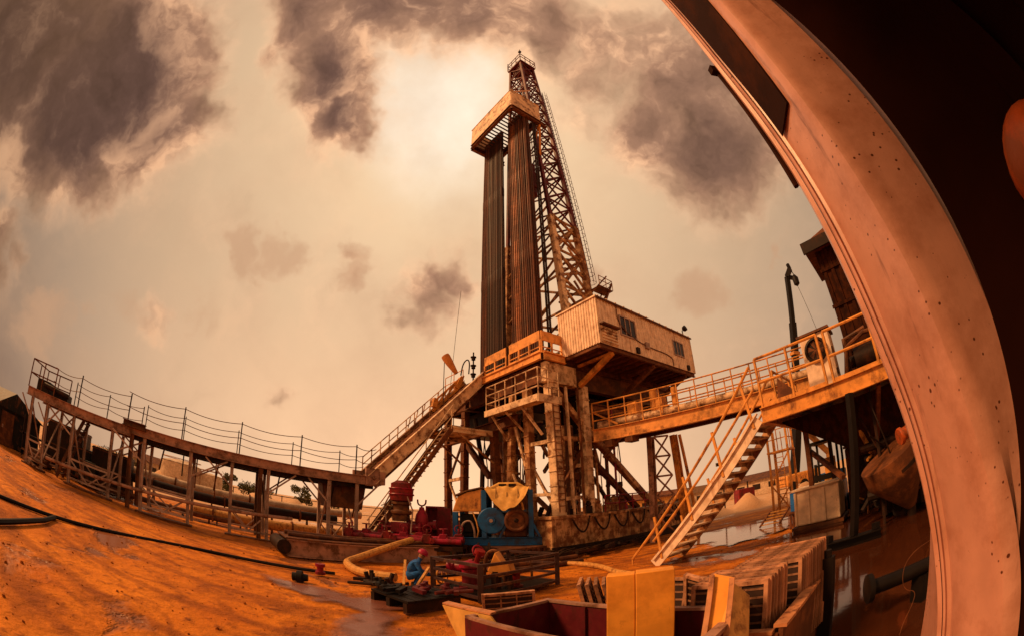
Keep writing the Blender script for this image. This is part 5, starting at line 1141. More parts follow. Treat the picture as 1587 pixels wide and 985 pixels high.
fk.part('seat', MB().box((5.7,-13.0,1.6),(6.2,-12.4,2.0)).box((6.1,-13.0,2.0),(6.25,-12.4,2.8)), M['amber'], bevel=.05)
fk.part('fork_mast', MB().beam((4.3,-13.1,.1),(4.3,-13.1,2.6),.12).beam((4.3,-12.3,.1),(4.3,-12.3,2.6),.12).beam((4.3,-13.1,2.5),(4.3,-12.3,2.5),.1).box((4.15,-13.2,1.85),(4.24,-12.2,2.1)), M['black'])
for a in (4.9,6.6):
    for b in (-13.55,-12.05):
        w_ = fk.part('wheel', MB().lathe((a,b,.42),[(.3,0),(.42,.03),(.42,.2),(.3,.23)],20,(0,1,0)), M['black']); fk.part('rim', MB().lathe((a,b-.02 if b < -13 else b+.2,.42),[(.2,0),(.22,.05)],14,(0,1,0)), M['amber'], w_)
single('blue_drum', 'small bright blue drum beside the forklift', 'drum', MB().lathe(W((4.3,-11.2,.8)),[(.28,0),(.28,.3),(.3,.31),(.28,.33),(.28,.8),(.3,.82)],16), mat('drum_blue',(.02,.12,.4),.4), W((4.3,-11.2,.8)))
single('drum_stand', 'low steel stand under the bright blue drum', 'stand', MB().box((3.95,-11.55,.7),(4.65,-10.85,.79)).box((4,-11.5,0),(4.1,-11.4,.699)).box((4.5,-11.5,0),(4.6,-11.4,.699)).box((4,-11,0),(4.1,-10.9,.699)).box((4.5,-11,0),(4.6,-10.9,.699)), M['rust'], (4.3,-11.2,0), W)
# walkway bridge from the rig to the tanks
Br = Thing('walkway_bridge', 'ochre walkway bridge carrying pipes from the rig across to the tank platform', 'bridge', (4,-6,6), W)
BZ = 6.75
def bq(t, o, z): return (2.7+2.9*t+o, -.9-11.6*t, z)
Br.part('beam', MB().ibeam(bq(0,0,BZ-.35), bq(1,0,BZ-.35), .3, .7), M['yellow'])
Br.part('beam', MB().ibeam(bq(0,1.5,BZ-.35), bq(1,1.5,BZ-.35), .3, .7), M['rust'])
Br.part('deck', MB().beam(bq(0,.75,BZ-.02), bq(1,.75,BZ-.02), 1.3, .05), M['brown'])
Br.part('railing', railing([bq(0,0,BZ),bq(1,0,BZ)],1.5,1.0,.04,(1.,.66,.33)), M['amber'])
Br.part('railing', railing([bq(0,1.5,BZ),bq(1,1.5,BZ)],1.5,1.0,.04,(1.,.66,.33)), M['amber'])
Br.part('flow_pipe', MB().tube(bq(0,.5,BZ+.3), bq(1,.6,BZ+.3), .22, 12).tube(bq(0,1.1,BZ+.2), bq(1,1.1,BZ+.2), .14, 10), M['cream'])
Br.part('valve_cluster', MB().box(add(bq(.2,.4,BZ),(0,0,0)),add(bq(.2,.4,BZ),(.6,.6,1.2))).tube(bq(.28,.6,BZ),bq(.28,.6,BZ+1.6),.22,12).tube(bq(.38,.6,BZ),bq(.38,.6,BZ+1.5),.18,12).box(bq(.33,.3,BZ+.2),add(bq(.33,.3,BZ+.2),(.5,.4,.9))), M['amber'])
Br.part('bracket', MB().box(add(bq(.1,-.2,BZ-1.1),(0,0,0)),add(bq(.1,-.2,BZ-1.1),(.5,.5,.4))).box(add(bq(.2,-.2,BZ-1.0),(0,0,0)),add(bq(.2,-.2,BZ-1.0),(.6,.5,.3))).beam(bq(.12,.2,BZ-.7),bq(.03,.2,BZ-1.6),.12), M['rust'])
Br.part('flat_brace', MB().beam(bq(0,.1,BZ+1.0),bq(.12,.1,BZ+.1),.1), M['amber'])
for (a, b, w, m) in ((6.1,-2.2,.34,'rackbeam'),(8.2,-2.6,.42,'amber'),(8.9,-2.7,.16,'amber')):
    pass
sp_ = Thing('bridge_trestle', 'tall trestle of grey and ochre posts under the walkway bridge', 'trestle', (6.4,-2.4,0), W)
sp_.part('post', MB().ibeam((5.4,-2.6,0),(5.7,-2.6,6.2),.34,.34), M['rackbeam'])
sp_.part('post', MB().ibeam((7.4,-3.6,0),(7.0,-3.4,6.2),.36,.36), M['amber'])
sp_.part('post', MB().tube((8.2,-4.0,0),(7.4,-3.6,6.2),.1,8), M['amber'])
sp_.part('ladder_brace', lattice((5.8,-2.6,.3),(6.1,-2.6,6.2),(7.0,-3.2,.3),(6.7,-3.2,6.2),5,.06), M['rackbeam'])
ck = Thing('crane_hook', 'small black crane hook hanging in the gap behind the rig brace', 'hook', (8.4,2.0,3.0), W)
ck.part('line', MB().tube((8.4,2.0,4.0),(8.4,2.0,8.2),.02,4), M['dark'])
ck.part('hook', MB().box((8.25,1.85,3.75),(8.55,2.15,4.05)).path([(8.4,2.0,3.75),(8.4,2.0,3.5),(8.55,1.9,3.3),(8.45,1.97,3.1),(8.25,2.1,3.15),(8.2,2.12,3.35)],.06,7), M['black'])
# yellow access tower with caged ladder, and far stair rail
lt = Thing('access_tower', 'yellow caged ladder tower standing in the yard behind the big stair', 'ladder tower', (11.4,-8.8,0), W)
for (a,b) in ((10.8,-8.0),(12.2,-8.0),(10.8,-9.3),(12.2,-9.3)): lt.part('post', MB().beam((a,b,0),(a,b,5.4),.13), M['amber'])
lt.part('platform', MB().box((10.7,-9.4,4.0),(12.3,-7.9,4.1)), M['amber'])
lt.part('rail', railing([(10.8,-8,4.1),(10.8,-9.3,4.1),(12.2,-9.3,4.1)],1.3,.65,.035), M['amber'])
rg_ = MB()
for k in range(14): rg_.tube((10.75,-8.35,.3+k*.28),(10.75,-8.95,.3+k*.28),.025,5)
lt.part('ladder', rg_.tube((10.75,-8.35,0),(10.75,-8.35,5.2),.03,5).tube((10.75,-8.95,0),(10.75,-8.95,5.2),.03,5), M['amber'])
lt.part('brace', MB().beam((10.8,-8,.2),(10.8,-9.3,2.0),.08).beam((10.8,-9.3,.2),(10.8,-8,2.0),.08).beam((10.8,-8,2.1),(10.8,-9.3,3.9),.08), M['amber'])
sl2 = Thing('ladder_stair', 'low step ladder lying on the mud at the foot of the yellow tower', 'ladder', (6.6,-8.9,0), W)
sl2.part('rail', MB().beam((6.3,-8.6,.1),(7.4,-8.9,.75),.08).beam((6.6,-9.6,.1),(7.7,-9.9,.75),.08), M['rust'])
for k in range(5): sl2.part('rung', MB().beam(lerp((6.3,-8.6,.1),(7.4,-8.9,.75),(k+.5)/5),lerp((6.6,-9.6,.1),(7.7,-9.9,.75),(k+.5)/5),.05), M['hose'])
# mobile crane far behind
cn = Thing('mobile_crane', 'distant mobile crane with its dark boom raised above the platform railing', 'crane', polar(38,62,0))
b0_, b1_ = polar(37.2,60,2.0), polar(42.2,60,29.8)
bm = MB().beam(b0_, lerp(b0_,b1_,.45), 1.0, 1.1).beam(lerp(b0_,b1_,.4), lerp(b0_,b1_,.75), .8, .9).beam(lerp(b0_,b1_,.7), b1_, .6, .7)
cn.part('boom', bm, M['black']); cn.part('boom_collar', MB().beam(lerp(b0_,b1_,.585),lerp(b0_,b1_,.6),1.1,1.2), M['amber'])
cn.part('boom_head', MB().beam(b1_, add(b1_,(.6,-.6,1.0)),.7).beam(b1_,add(b1_,(1.2,-.6,-.6)),.5).beam(add(b1_,(.6,-.6,1)),add(b1_,(.5,-.5,1.9)),.4), M['black'])
hkp = polar(43.3,58,27.0); cn.part('hook_block', MB().lathe(hkp,[(.1,0),(.45,.3),(.5,1.2),(.15,1.8)],10), M['black']); cn.part('cable', MB().tube(add(hkp,(0,0,1.8)),add(b1_,(.8,-.6,.6)),.07,4).tube(hkp,polar(45.5,52,8),.04,4), M['black'])
cn.part('carrier', MB().box(sub(polar(37.6,61,0),(3,1.5,-.9)),add(polar(37.6,61,2.4),(3,1.5,0))), M['amber'], bevel=.2)
for k in (-2,0,2): cn.part('wheel', MB().lathe(add(polar(37.6,61,.7),(k,-1.7,0)),[(.5,0),(.7,.05),(.7,.35),(.5,.4)],16,(0,1,0)), M['black'])

# ================================================================== far background
def house(name, label, cat, az, rng, w, d, h, m, roofm=None, rz=None, wins=3):
    c = polar(az, rng, 0); t = Thing(name, label, cat, c); a = -R(az) if rz is None else rz
    def q(mb): return mb.map(lambda p: (c[0]+p[0]*cos(a)-p[1]*sin(a), c[1]+p[0]*sin(a)+p[1]*cos(a), p[2]))
    t.part('wall', q(MB().box((-w/2,0,0),(w/2,d,h))), m)
    if roofm: t.part('roof', q(MB().prism([(-w/2-.3,-.4,h+.002),(-w/2-.3,d/2,h+w*.06+.6),(-w/2-.3,d+.4,h+.002)],(w+.6,0,0))), roofm)
    for k in range(wins):
        x = -w/2+w*(k+.5)/wins; t.part('window', q(MB().box((x-w*.06,-.05,h*.4),(x+w*.06,-.002,h*.75))), M['glass'])
    return t
def tank(label, az, rng, r, h):
    c = polar(az, rng, 0); t = Thing('storage_tank', label, 'tank', c)
    t.part('shell', MB().lathe(c,[(r,0),(r,h),(r*.96,h+.1)],28), M['plaster']); t.part('roof', MB().lathe(c,[(r*1.01,h+.11),(r*.5,h+r*.14),(.1,h+r*.2)],28), M['plaster'])
    t.part('rail', MB().ring((c[0],c[1],h+.7),(0,0,1),r*.95,.06,24,4), M['grey'])
house('site_office', 'small pale building with a rusty roof left of the pale tanks', 'building', -49, 70, 8, 5, 2.6, M['plaster'], M['rust'], None, 3)
tank('big pale storage tank behind the left of the catwalk', -45.2, 66, 3.4, 3.6)
tank('small pale storage tank right of the big one', -41, 66, 2.0, 3.0)
house('yard_building', 'low orange roofed building far behind the bridge trestle', 'building', 18.0, 85, 12, 6, 2.8, M['hose'], M['rust'], None, 4)
house('yard_building', 'pale low building behind the big orange stair', 'building', 25.5, 88, 14, 6, 2.6, M['plaster'], M['wood'], None, 4)
house('yard_building', 'low pale building behind the yellow ladder tower', 'building', 33, 80, 12, 6, 2.8, M['plaster'], M['brown'], None, 4)
rc = Thing('red_generator', 'small red generator box behind the big stair', 'generator', polar(30.2,46,0))
cc = polar(30.2,46,0); rc.part('body', MB().box(add(cc,(-1.0,-.6,.3)),add(cc,(1.0,.6,2.1))), M['red'], bevel=.05); rc.part('skid', MB().box(add(cc,(-1.1,-.7,0)),add(cc,(1.1,.7,.295))), M['dark']); rc.part('exhaust', MB().tube(add(cc,(.5,0,2.1)),add(cc,(.5,0,2.8)),.08), M['dark'])
lp = Thing('yard_lamp', 'thin pole with twin floodlights behind the big stair', 'lamp', polar(27.5,50,0))
cc = polar(27.5,50,0); lp.part('pole', MB().tube(cc,add(cc,(0,0,5.4)),.08,6), M['dark']); lp.part('lamp_head', MB().box(add(cc,(-.7,-.15,5.2)),add(cc,(-.15,.15,5.6))).box(add(cc,(.15,-.15,5.2)),add(cc,(.7,.15,5.6))), M['dark'])
# long low berms of earth
random.seed(77)
def berm(p, q, w, h, m, seed):
    b = MB(); n, k = 60, 7; r_ = random.Random(seed); d = nrm(sub(q,p)); x = (d[1],-d[0],0); vs = []
    hs = [h*(.55+.3*sin(i*.37+seed)+.25*sin(i*.9+2*seed)+r_.uniform(-.08,.08)) for i in range(n)]
    for i in range(n):
        c = lerp(p,q,i/(n-1))
        for j in range(k):
            t = j/(k-1)*2-1; vs.append((c[0]+x[0]*t*w,c[1]+x[1]*t*w,max(.0,hs[i])*(1-t*t)**.8*min(1,i/4,(n-1-i)/4)-.08))
    return b._add(vs,[(i*k+j,i*k+j+1,(i+1)*k+j+1,(i+1)*k+j) for i in range(n-1) for j in range(k-1)])
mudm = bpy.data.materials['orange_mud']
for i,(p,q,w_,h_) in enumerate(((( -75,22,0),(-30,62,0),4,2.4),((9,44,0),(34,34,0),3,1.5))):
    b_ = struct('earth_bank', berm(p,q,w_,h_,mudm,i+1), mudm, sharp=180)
# trees along the horizon
def make_tree(seed, h, rx, leaves):
    r_ = random.Random(seed); t = bpy.data.objects.new('tree', None); COL.objects.link(t)
    tr = MB().path([(0,0,0),(.1*r_.uniform(-1,1),.1,h*.3),(.25*r_.uniform(-1,1),0,h*.6)],[h*.035,h*.028,h*.016],7)
    for k in range(6):
        a = r_.uniform(0,2*pi); tr.path([(0,0,h*(.25+.05*k)),(rx*.3*cos(a),rx*.3*sin(a),h*(.42+.05*k)),(rx*.6*cos(a),rx*.6*sin(a),h*(.5+.06*k))],[h*.015,h*.01,h*.005],5)
    link('trunk', tr, M['bark'], t)
    cl = [(r_.uniform(-1,1)*rx*.62, r_.uniform(-1,1)*rx*.62, h*(.2+.5*r_.random()), rx*(.26+.2*r_.random())) for k in range(11)]
    b = MB(); vs = []; fs = []
    for k in range(leaves):
        c = cl[k%11]; a, ph = r_.uniform(0,2*pi), math.asin(r_.uniform(-1,1)); rr_ = c[3]*r_.uniform(.55,1.08)
        p = (c[0]+rr_*cos(ph)*cos(a), c[1]+rr_*cos(ph)*sin(a), c[2]+rr_*sin(ph)*.8); s = h*.032*r_.uniform(.6,1.3)
        u_ = nrm((r_.uniform(-1,1),r_.uniform(-1,1),r_.uniform(-1,1))); w_ = nrm(cross(u_,(r_.uniform(-1,1),r_.uniform(-1,1),.3)))
        o = len(vs); vs += [add(p,mul(u_,s)),add(p,mul(w_,s*.6)),add(p,mul(u_,-s)),add(p,mul(w_,-s*.6))]; fs.append((o,o+1,o+2,o+3))
    b._add(vs,fs); link('crown', b, M['leaf'], t, sharp=10)
    return t
protos = [make_tree(1,6.5,2.6,1500), make_tree(2,5.6,2.9,1500), make_tree(3,4.6,3.0,1300)]
tl_ = [(-56.5,66,2,1.0,'bushy tree at the far left of the horizon, behind the machinery box'),(-54,70,1,.9,'second bushy tree from the left on the horizon'),(-51.5,68,2,.9,'low spreading tree left of the big pale tank'),
 (-38.6,84,0,1.25,'taller rounded tree on the horizon right of the pale tanks, left of its pair'),(-35.6,84,1,1.25,'rounded tree on the horizon right of the pale tanks, right of its pair'),(-33.6,90,2,1.2,'low tree just right of the rounded pair on the horizon'),
 (-28.4,82,0,1.3,'lone round tree between the catwalk legs and the hanging tank'),(-16.2,95,1,1.2,'low tree seen left of the red stack'),(-43,92,2,1.2,'low tree between the small tank and the rounded pair'),(-24.0,95,2,1.2,'low tree behind the hanging tank'),(21.5,100,1,1.0,'low tree behind the bridge trestle'),(15.8,90,0,.9,'small tree in the gap behind the rig brace'),(36.3,95,1,1.1,'low tree behind the yellow tower')]
seen = set()
for az,rg__,k,s,lab in tl_:
    o = protos[k] if k not in seen else copy_tree(protos[k]); seen.add(k)
    o.location = polar(az,rg__,-.05); o.rotation_euler = (0,0,az*3.3); s *= .72; o.scale = (s,s,s); tag(o, lab, 'tree', 'trees along the horizon')
# chain link fence far behind the ramp
fn = Thing('yard_fence', 'low dark fence line far behind the ramp foot', 'fence', (-12,52,0))
fp, fq = (-34,44,0), (-6,60,0)
fn.part('rail', MB().tube(add(fp,(0,0,2.2)),add(fq,(0,0,2.2)),.05,5).tube(add(fp,(0,0,1.1)),add(fq,(0,0,1.1)),.04,5), M['dark'])
for k in range(11): c = lerp(fp,fq,k/10); fn.part('post', MB().tube(c,add(c,(0,0,2.3)),.06,6), M['dark'])
# wires on the right
single('guy_line', 'thin guy wire left of the far pipe bank', 'wire', MB().tube(W((-.1,8.9,19)),W((-.2,9.9,F)),.016,4), M['dark'], W((0,9.5,F)))
# ================================================================== container doorway the view is taken from
CT = Thing('container_doorway', 'salmon painted steel door post and dark inside of the container the view looks out of', 'container', (.8,.3,.9))
PR = [(-50,61.5,75,74),(-26,58.4,69.6,73.5),(-16.5,56.5,67.2,72.6),(-7.3,55.0,64.2,71.6),(2.9,53.4,61.8,70.4),(13.5,51.6,60.4,69.7),(20,51.1,59.6,69.5),(26.7,50.6,59.0,69.2),(35,50.0,58.6,69.1),(39,49.7,58.5,69.0),(46,48.9,58.7,69.0),(53,48.0,59.6,69.6),(60,47.9,61.3,71.0),(66,48.0,62.8,72.5)]
def dense(tab, n=48):
    out = []
    for i in range(n):
        z = tan(R(tab[0][0]))*.85+(tan(R(tab[-1][0]))*.85-tan(R(tab[0][0]))*.85)*i/(n-1); e = math.degrees(math.atan(z/.85))
        for a, b in zip(tab, tab[1:]):
            if a[0]-1e-6 <= e <= b[0]+1e-6:
                t = (e-a[0])/(b[0]-a[0]); out.append((z+CAM_H,)+tuple(a[k]+(b[k]-a[k])*t for k in (1,2,3))); break
    for _ in range(3): out = [out[0]]+[(b[0],)+tuple((a[k]+2*b[k]+c[k])/4 for k in (1,2,3)) for a,b,c in zip(out,out[1:],out[2:])]+[out[-1]]
    return out
LV = dense(PR)
def loft(profile):
    b = MB(); n = None; vs = []
    for z, ai, ar, ao in LV:
        pts = profile(ai, ar, ao); n = len(pts); vs += [polar(a, r, z) for a, r in pts]
    k = len(LV); fs = [(i*n+j, i*n+(j+1)%n, (i+1)*n+(j+1)%n, (i+1)*n+j) for i in range(k-1) for j in range(n)]
    fs += [tuple(range(n)), tuple((k-1)*n+j for j in range(n-1,-1,-1))]
    return b._add(vs, fs)
CT.part('door_post', loft(lambda ai,ar,ao: [(ai+.9,.895),(ai+1.15,.862),(ai+1.5,.858),(ai+1.7,.868),(ai+2.4,.866),(ai+2.7,.85),(ai+(ar-ai)*.6,.79),(ar-1.6,.752),(ar-.6,.736),(ar+.4,.728),(ar+1.6,.728),(ar+3.2,.738),(ao-3,.765),(ao,.79),(ao+1.5,.84),(66,1.25),(56,1.3)]), M['post'], sharp=28)
CT.part('seal_lip', loft(lambda ai,ar,ao: [(ai,.925),(ai+.15,.89),(ai+.86,.885),(ai+.9,.92)]), M['post'])
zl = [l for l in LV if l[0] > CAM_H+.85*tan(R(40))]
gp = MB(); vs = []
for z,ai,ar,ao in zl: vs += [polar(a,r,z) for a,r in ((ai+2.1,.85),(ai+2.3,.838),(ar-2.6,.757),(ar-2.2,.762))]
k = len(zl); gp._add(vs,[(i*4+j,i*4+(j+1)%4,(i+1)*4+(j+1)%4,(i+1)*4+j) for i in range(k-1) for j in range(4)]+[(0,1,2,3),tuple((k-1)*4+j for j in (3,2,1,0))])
CT.part('shade_plate', gp, M['recess'], sharp=40)  # added dark plate, stands for the shadow on the upper post
z0 = CAM_H+.87*tan(R(53.5)); z1 = CAM_H+.87*tan(R(36))
CT.part('seal_clip', MB().tube(polar(47.6,.925,z0),polar(49.4,.925,z1),.008,6).box(add(polar(47.6,.925,z0),(-.022,-.012,-.012)),add(polar(47.6,.925,z0),(.012,.012,.02))), M['recess'])
WX = .79*sin(R(70))-.02
CT.part('wall', MB().box((WX+.0,-3.0,.9),(WX+.06,.262,4.42)), M['unlit'])
CT.part('wall', MB().box((-1.5,-3.0,.9),(-1.44,-.5,4.42)), M['unlit'])
CT.part('wall', MB().box((-1.438,-3.0,.9),(WX-.002,-2.94,4.42)), M['unlit'])
CT.part('ceiling_panel', MB().box((-1.5,-3.0,4.425),(WX+.06,.05,4.5)), M['unlit'])
for k in range(9): CT.part('wall_rib', MB().box((WX-.022,.0-.16*k-.06,.9),(WX-.001,-.16*k,4.42)), M['unlit'])
CT.part('floor_plate', MB().box((-1.5,-3.0,.82),(WX+.3,.12,.898)), M['brown'])
single('bulkhead_lamp', 'round rusty orange fitting on the dark wall at the right edge', 'lamp', MB().lathe((WX-.002,.02,2.73),[(.078,0),(.08,.02),(.07,.055),(.05,.085),(.02,.1)],22,(-1,0,0)), M['orange'], (WX,.02,2.73), sharp=60)

# ================================================================== sky, sun, camera
SUN_AZ, SUN_EL = -98, 40
w = bpy.data.worlds.new('World'); sc.world = w; w.use_nodes = True; nt = w.node_tree; nt.nodes.clear(); N = nt.nodes.new; L = nt.links.new
out = N('ShaderNodeOutputWorld'); bg = N('ShaderNodeBackground'); L(bg.outputs[0], out.inputs[0])
sky = N('ShaderNodeTexSky'); sky.sky_type = 'NISHITA'; sky.sun_disc = False; sky.sun_elevation = R(SUN_EL); sky.sun_rotation = R(SUN_AZ); sky.dust_density = 4; sky.air_density = 1.5
tc = N('ShaderNodeTexCoord'); D_ = N('ShaderNodeVectorMath'); D_.operation = 'NORMALIZE'; L(tc.outputs['Generated'], D_.inputs[0]); D_ = D_.outputs[0]
def vdir(az, el): return (sin(R(az))*cos(R(el)), cos(R(az))*cos(R(el)), sin(R(el)))
def math_(op, a, b=None, c=None, clamp=False):
    n = N('ShaderNodeMath'); n.operation = op; n.use_clamp = clamp
    for i, x in enumerate((a, b, c)):
        if x is None: continue
        if isinstance(x, (int, float)): n.inputs[i].default_value = x
        else: L(x, n.inputs[i])
    return n.outputs[0]
def rng(src, a, b, c=0., d=1., smooth=False):
    r = N('ShaderNodeMapRange'); r.interpolation_type = 'SMOOTHSTEP' if smooth else 'LINEAR'
    for i, x in enumerate((a,b,c,d)): r.inputs[i+1].default_value = x
    L(src, r.inputs[0]); return r.outputs[0]
def ramp(src, stops):
    r = N('ShaderNodeValToRGB'); e = r.color_ramp.elements
    while len(e) < len(stops): e.new(.5)
    for x, (p, c) in zip(e, stops): x.position = p; x.color = (*c, 1)
    L(src, r.inputs[0]); return r.outputs[0]
def mixc(f, a, b, blend='MIX'):
    x = N('ShaderNodeMix'); x.data_type = 'RGBA'; x.blend_type = blend
    if isinstance(f, (int, float)): x.inputs[0].default_value = f
    else: L(f, x.inputs[0])
    for i, c in ((6,a),(7,b)):
        if isinstance(c, tuple): x.inputs[i].default_value = (*c,1)
        else: L(c, x.inputs[i])
    return x.outputs[2]
def noise(vec, scale, detail, rough=.6, dist=0, color=False):
    n = N('ShaderNodeTexNoise'); n.inputs['Scale'].default_value = scale; n.inputs['Detail'].default_value = detail; n.inputs['Roughness'].default_value = rough; n.inputs['Distortion'].default_value = dist; L(vec, n.inputs[0]); return n.outputs[1 if color else 0]
def dist(vec, c):
    v = N('ShaderNodeVectorMath'); v.operation = 'DISTANCE'; L(vec, v.inputs[0]); v.inputs[1].default_value = c; return v.outputs['Value']
def warp(scale, amt, detail=5):
    n = noise(D_, scale, detail, .62, 0, True); s = N('ShaderNodeVectorMath'); s.operation = 'SUBTRACT'; L(n, s.inputs[0]); s.inputs[1].default_value = (.5,.5,.5)
    m = N('ShaderNodeVectorMath'); m.operation = 'SCALE'; L(s.outputs[0], m.inputs[0]); m.inputs['Scale'].default_value = amt
    a = N('ShaderNodeVectorMath'); a.operation = 'ADD'; L(D_, a.inputs[0]); L(m.outputs[0], a.inputs[1]); return a.outputs[0]
BLOBS = [(-94.2, 33.5, 0.235, 1.1), (-81.9, 33.5, 0.219, 1.1), (-78.6, 39.5, 0.203, 1.1), (-66.9, 37.1, 0.133, 0.8), (-75.5, 46.5, 0.117, 0.75), (-75.2, 30.0, 0.109, 0.8), (-91.3, 27.1, 0.125, 0.9), (-55.8, 60.0, 0.125, 0.7), (-40.2, 54.4, 0.133, 0.95), (-32.1, 48.8, 0.097, 0.9), (-38.7, 64.6, 0.125, 0.8), (-26.5, 67.4, 0.133, 0.7), (-9.0, 67.3, 0.141, 0.7), (7.3, 65.8, 0.156, 0.62), (21.2, 62.8, 0.141, 0.5), (-56.5, 51.9, 0.055, 0.45), (39.8, 52.4, 0.172, 0.62), (29.2, 48.4, 0.141, 0.62), (36.3, 43.5, 0.164, 0.7), (28.9, 40.3, 0.102, 0.5), (42.7, 42.1, 0.125, 0.55), (27.2, 60.9, 0.156, 0.5), (39.9, 60.3, 0.149, 0.5), (17.9, 53.9, 0.109, 0.3), (2.5, 59.6, 0.078, 0.45), (-11.9, 27.7, 0.097, 0.58), (-14.8, 25.8, 0.063, 0.45), (-7.8, 30.1, 0.063, 0.55), (-10.3, 30.4, 0.063, 0.55), (-79.3, 16.0, 0.078, 0.5), (-77.9, 12.0, 0.078, 0.45), (-74.7, 15.1, 0.047, 0.45), (-55.8, 18.1, 0.053, 0.42), (-32.0, 12.9, 0.041, 0.38), (-23.3, 29.1, 0.041, 0.36), (-25.7, 32.7, 0.034, 0.34)]
WISPS = [(-23.4, 29.6, 0.063, 0.6), (-36.1, 29.8, 0.086, 0.6), (-42.2, 28.7, 0.063, 0.55), (-25.3, 33.2, 0.055, 0.5), (28.7, 24.5, 0.109, 0.6), (40.8, 28.8, 0.047, 0.5), (-59.8, 18.5, 0.094, 0.6), (-66.8, 14.0, 0.094, 0.5), (14.1, 31.3, 0.063, 0.5), (-68.7, 7.6, 0.094, 0.5), (-47.8, 21.0, 0.094, 0.45)]
DW = warp(2.6, .34, 5)
def field(blobs):
    acc = None
    for az, el, rad, k in blobs:
        v = rng(dist(DW, vdir(az, el)), rad*1.55, rad*.1, 0, k, True)
        acc = v if acc is None else math_('SMOOTH_MAX', acc, v, .12)
    return acc
G_ = vdir(-11, 50)
dp = N('ShaderNodeVectorMath'); dp.operation = 'DOT_PRODUCT'; L(D_, dp.inputs[0]); dp.inputs[1].default_value = G_
g01 = rng(dp.outputs['Value'], -1, 1)
base = ramp(g01, [(0,(.95,.50,.22)),(.42,(.90,.47,.21)),(.60,(.15,.085,.06)),(.68,(.22,.155,.12)),(.78,(.38,.285,.205)),(.88,(.62,.445,.285)),(.955,(.82,.595,.375)),(.985,(.95,.70,.44)),(1.0,(.99,.79,.54))])
sx = N('ShaderNodeSeparateXYZ'); L(D_, sx.inputs[0])
hz = vdir(-9, 4)
hb = rng(dist(D_, hz), 1.3, .05, 0, 1, True); hb = math_('MULTIPLY', hb, rng(sx.outputs[2], .62, .0, 0, 1, True))
base = mixc(math_('MULTIPLY', hb, .95), base, (1.24,.80,.475))
glow = rng(dist(DW, vdir(-16, 53.5)), .26, .02, 0, 1, True)
base = mixc(glow, base, (1.15,1.05,.86))
soft = noise(D_, 2.4, 7, .58)
base = mixc(rng(soft, .45, .75, 0, .45), base, (.62,.39,.24))
d1 = field(BLOBS)
fine = noise(DW, 5.0, 8, .56)
dens = math_('MULTIPLY_ADD', math_('SUBTRACT', fine, .5), .5, d1)
alpha = rng(dens, .0, .54, 0, 1, True)
ccol = ramp(dens, [(0,(.92,.60,.37)),(.22,(.86,.54,.33)),(.38,(.62,.37,.225)),(.55,(.39,.22,.14)),(.80,(.225,.125,.088)),(1.0,(.125,.07,.056))])
far = rng(dp.outputs['Value'], .35, .9, .62, 1.12)
sh_v = N('ShaderNodeVectorMath'); sh_v.operation = 'ADD'; L(DW, sh_v.inputs[0]); sh_v.inputs[1].default_value = tuple(.06*x for x in vdir(-11, 45))
ra = math_('SUBTRACT', noise(DW, 3.4, 9, .58), noise(sh_v.outputs[0], 3.4, 9, .58))
edge = rng(dens, .95, .35, 0, 1, True)
ccol = mixc(math_('MULTIPLY', rng(ra, .0, .14, 0, .75, True), math_('MULTIPLY_ADD', edge, .8, .2)), ccol, (.86,.52,.30))
relief = math_('MULTIPLY_ADD', ra, 2.6, 1.0)
far = math_('MULTIPLY', far, math_('MINIMUM', math_('MAXIMUM', relief, .55), 1.25))
cs = N('ShaderNodeVectorMath'); cs.operation = 'SCALE'; L(ccol, cs.inputs[0]); L(far, cs.inputs['Scale'])
col = mixc(alpha, base, cs.outputs[0])
d2 = field(WISPS); a2 = math_('MULTIPLY', rng(math_('MULTIPLY_ADD', math_('SUBTRACT', fine, .5), 1.1, d2), .3, .6, 0, 1, True), .6)
col = mixc(a2, col, (.60,.36,.215))
gd = N('ShaderNodeVectorMath'); gd.operation = 'MULTIPLY'; L(col, gd.inputs[0]); gd.inputs[1].default_value = (.96,.89,.845); col = gd.outputs[0]
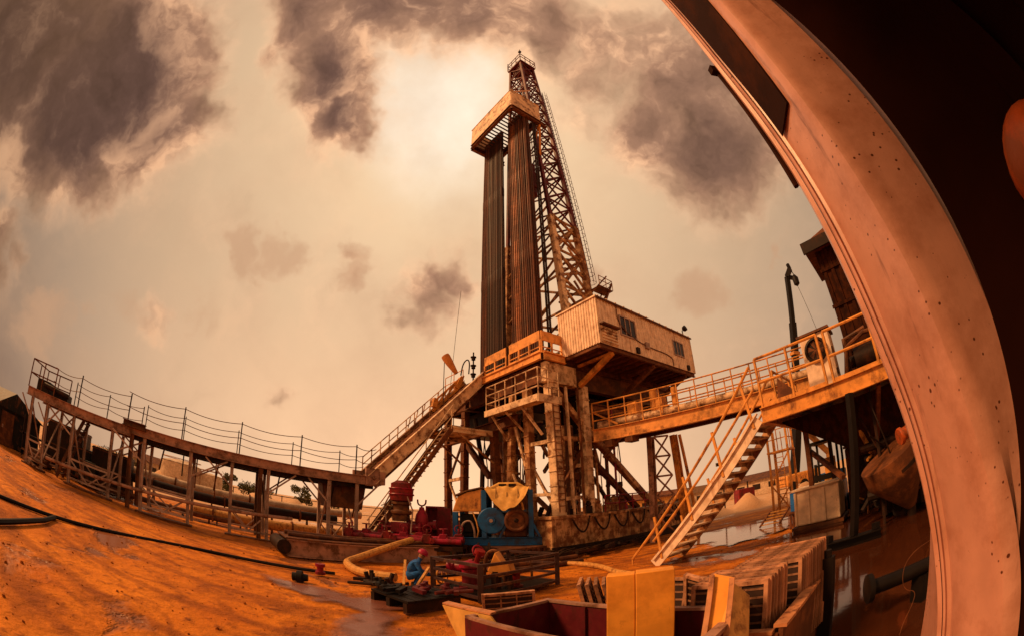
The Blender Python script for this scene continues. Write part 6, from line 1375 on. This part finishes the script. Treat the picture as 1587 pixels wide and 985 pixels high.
tint = N('ShaderNodeVectorMath'); tint.operation = 'MULTIPLY'; L(sky.outputs[0], tint.inputs[0]); tint.inputs[1].default_value = (.6,.36,.18)
up = N('ShaderNodeVectorMath'); up.operation = 'SCALE'; L(col, up.inputs[0]); up.inputs['Scale'].default_value = 10; behind = math_('MULTIPLY', rng(dp.outputs['Value'], .0, -.45, 1, 1.25, True), 10); L(behind, up.inputs['Scale'])
sm_ = N('ShaderNodeVectorMath'); sm_.operation = 'ADD'; L(up.outputs[0], sm_.inputs[0])
tn = N('ShaderNodeVectorMath'); tn.operation = 'SCALE'; L(tint.outputs[0], tn.inputs[0]); tn.inputs['Scale'].default_value = .02; L(tn.outputs[0], sm_.inputs[1])
L(sm_.outputs[0], bg.inputs[0]); bg.inputs[1].default_value = .1

sun = bpy.data.lights.new('sun', 'SUN'); sun.energy = 4.2; sun.angle = R(12); sun.color = (1,.51,.21)
so = bpy.data.objects.new('sun', sun); COL.objects.link(so)
from mathutils import Vector
sd_ = Vector(vdir(SUN_AZ, SUN_EL)); so.rotation_euler = sd_.to_track_quat('Z', 'Y').to_euler(); so.location = (-20,-20,40)

cam = bpy.data.cameras.new('camera'); co = bpy.data.objects.new('camera', cam); COL.objects.link(co); sc.camera = co
cam.sensor_width = 36; cam.sensor_fit = 'HORIZONTAL'; cam.clip_start = .02; cam.clip_end = 6000
cam.type = 'PANO'
cam.panorama_type = 'FISHEYE_EQUISOLID'; cam.fisheye_lens = 15; cam.fisheye_fov = R(180)
from mathutils import Matrix
p_, r_ = R(26), R(1.3)
Fv = Vector((0,cos(p_),sin(p_))); Uv = Vector((0,-sin(p_),cos(p_))); Rv = Vector((1,0,0))
R2 = Rv*cos(r_)-Uv*sin(r_); U2v = Rv*sin(r_)+Uv*cos(r_)
m4 = Matrix((R2, U2v, -Fv)).transposed().to_4x4(); m4.translation = (0,0,CAM_H); co.matrix_world = m4

sc.render.engine = 'CYCLES'
sc.view_settings.view_transform = 'Standard'; sc.view_settings.look = 'None'; sc.view_settings.exposure = 0; sc.view_settings.gamma = 1
sc.cycles.max_bounces = 6; sc.cycles.use_denoising = True
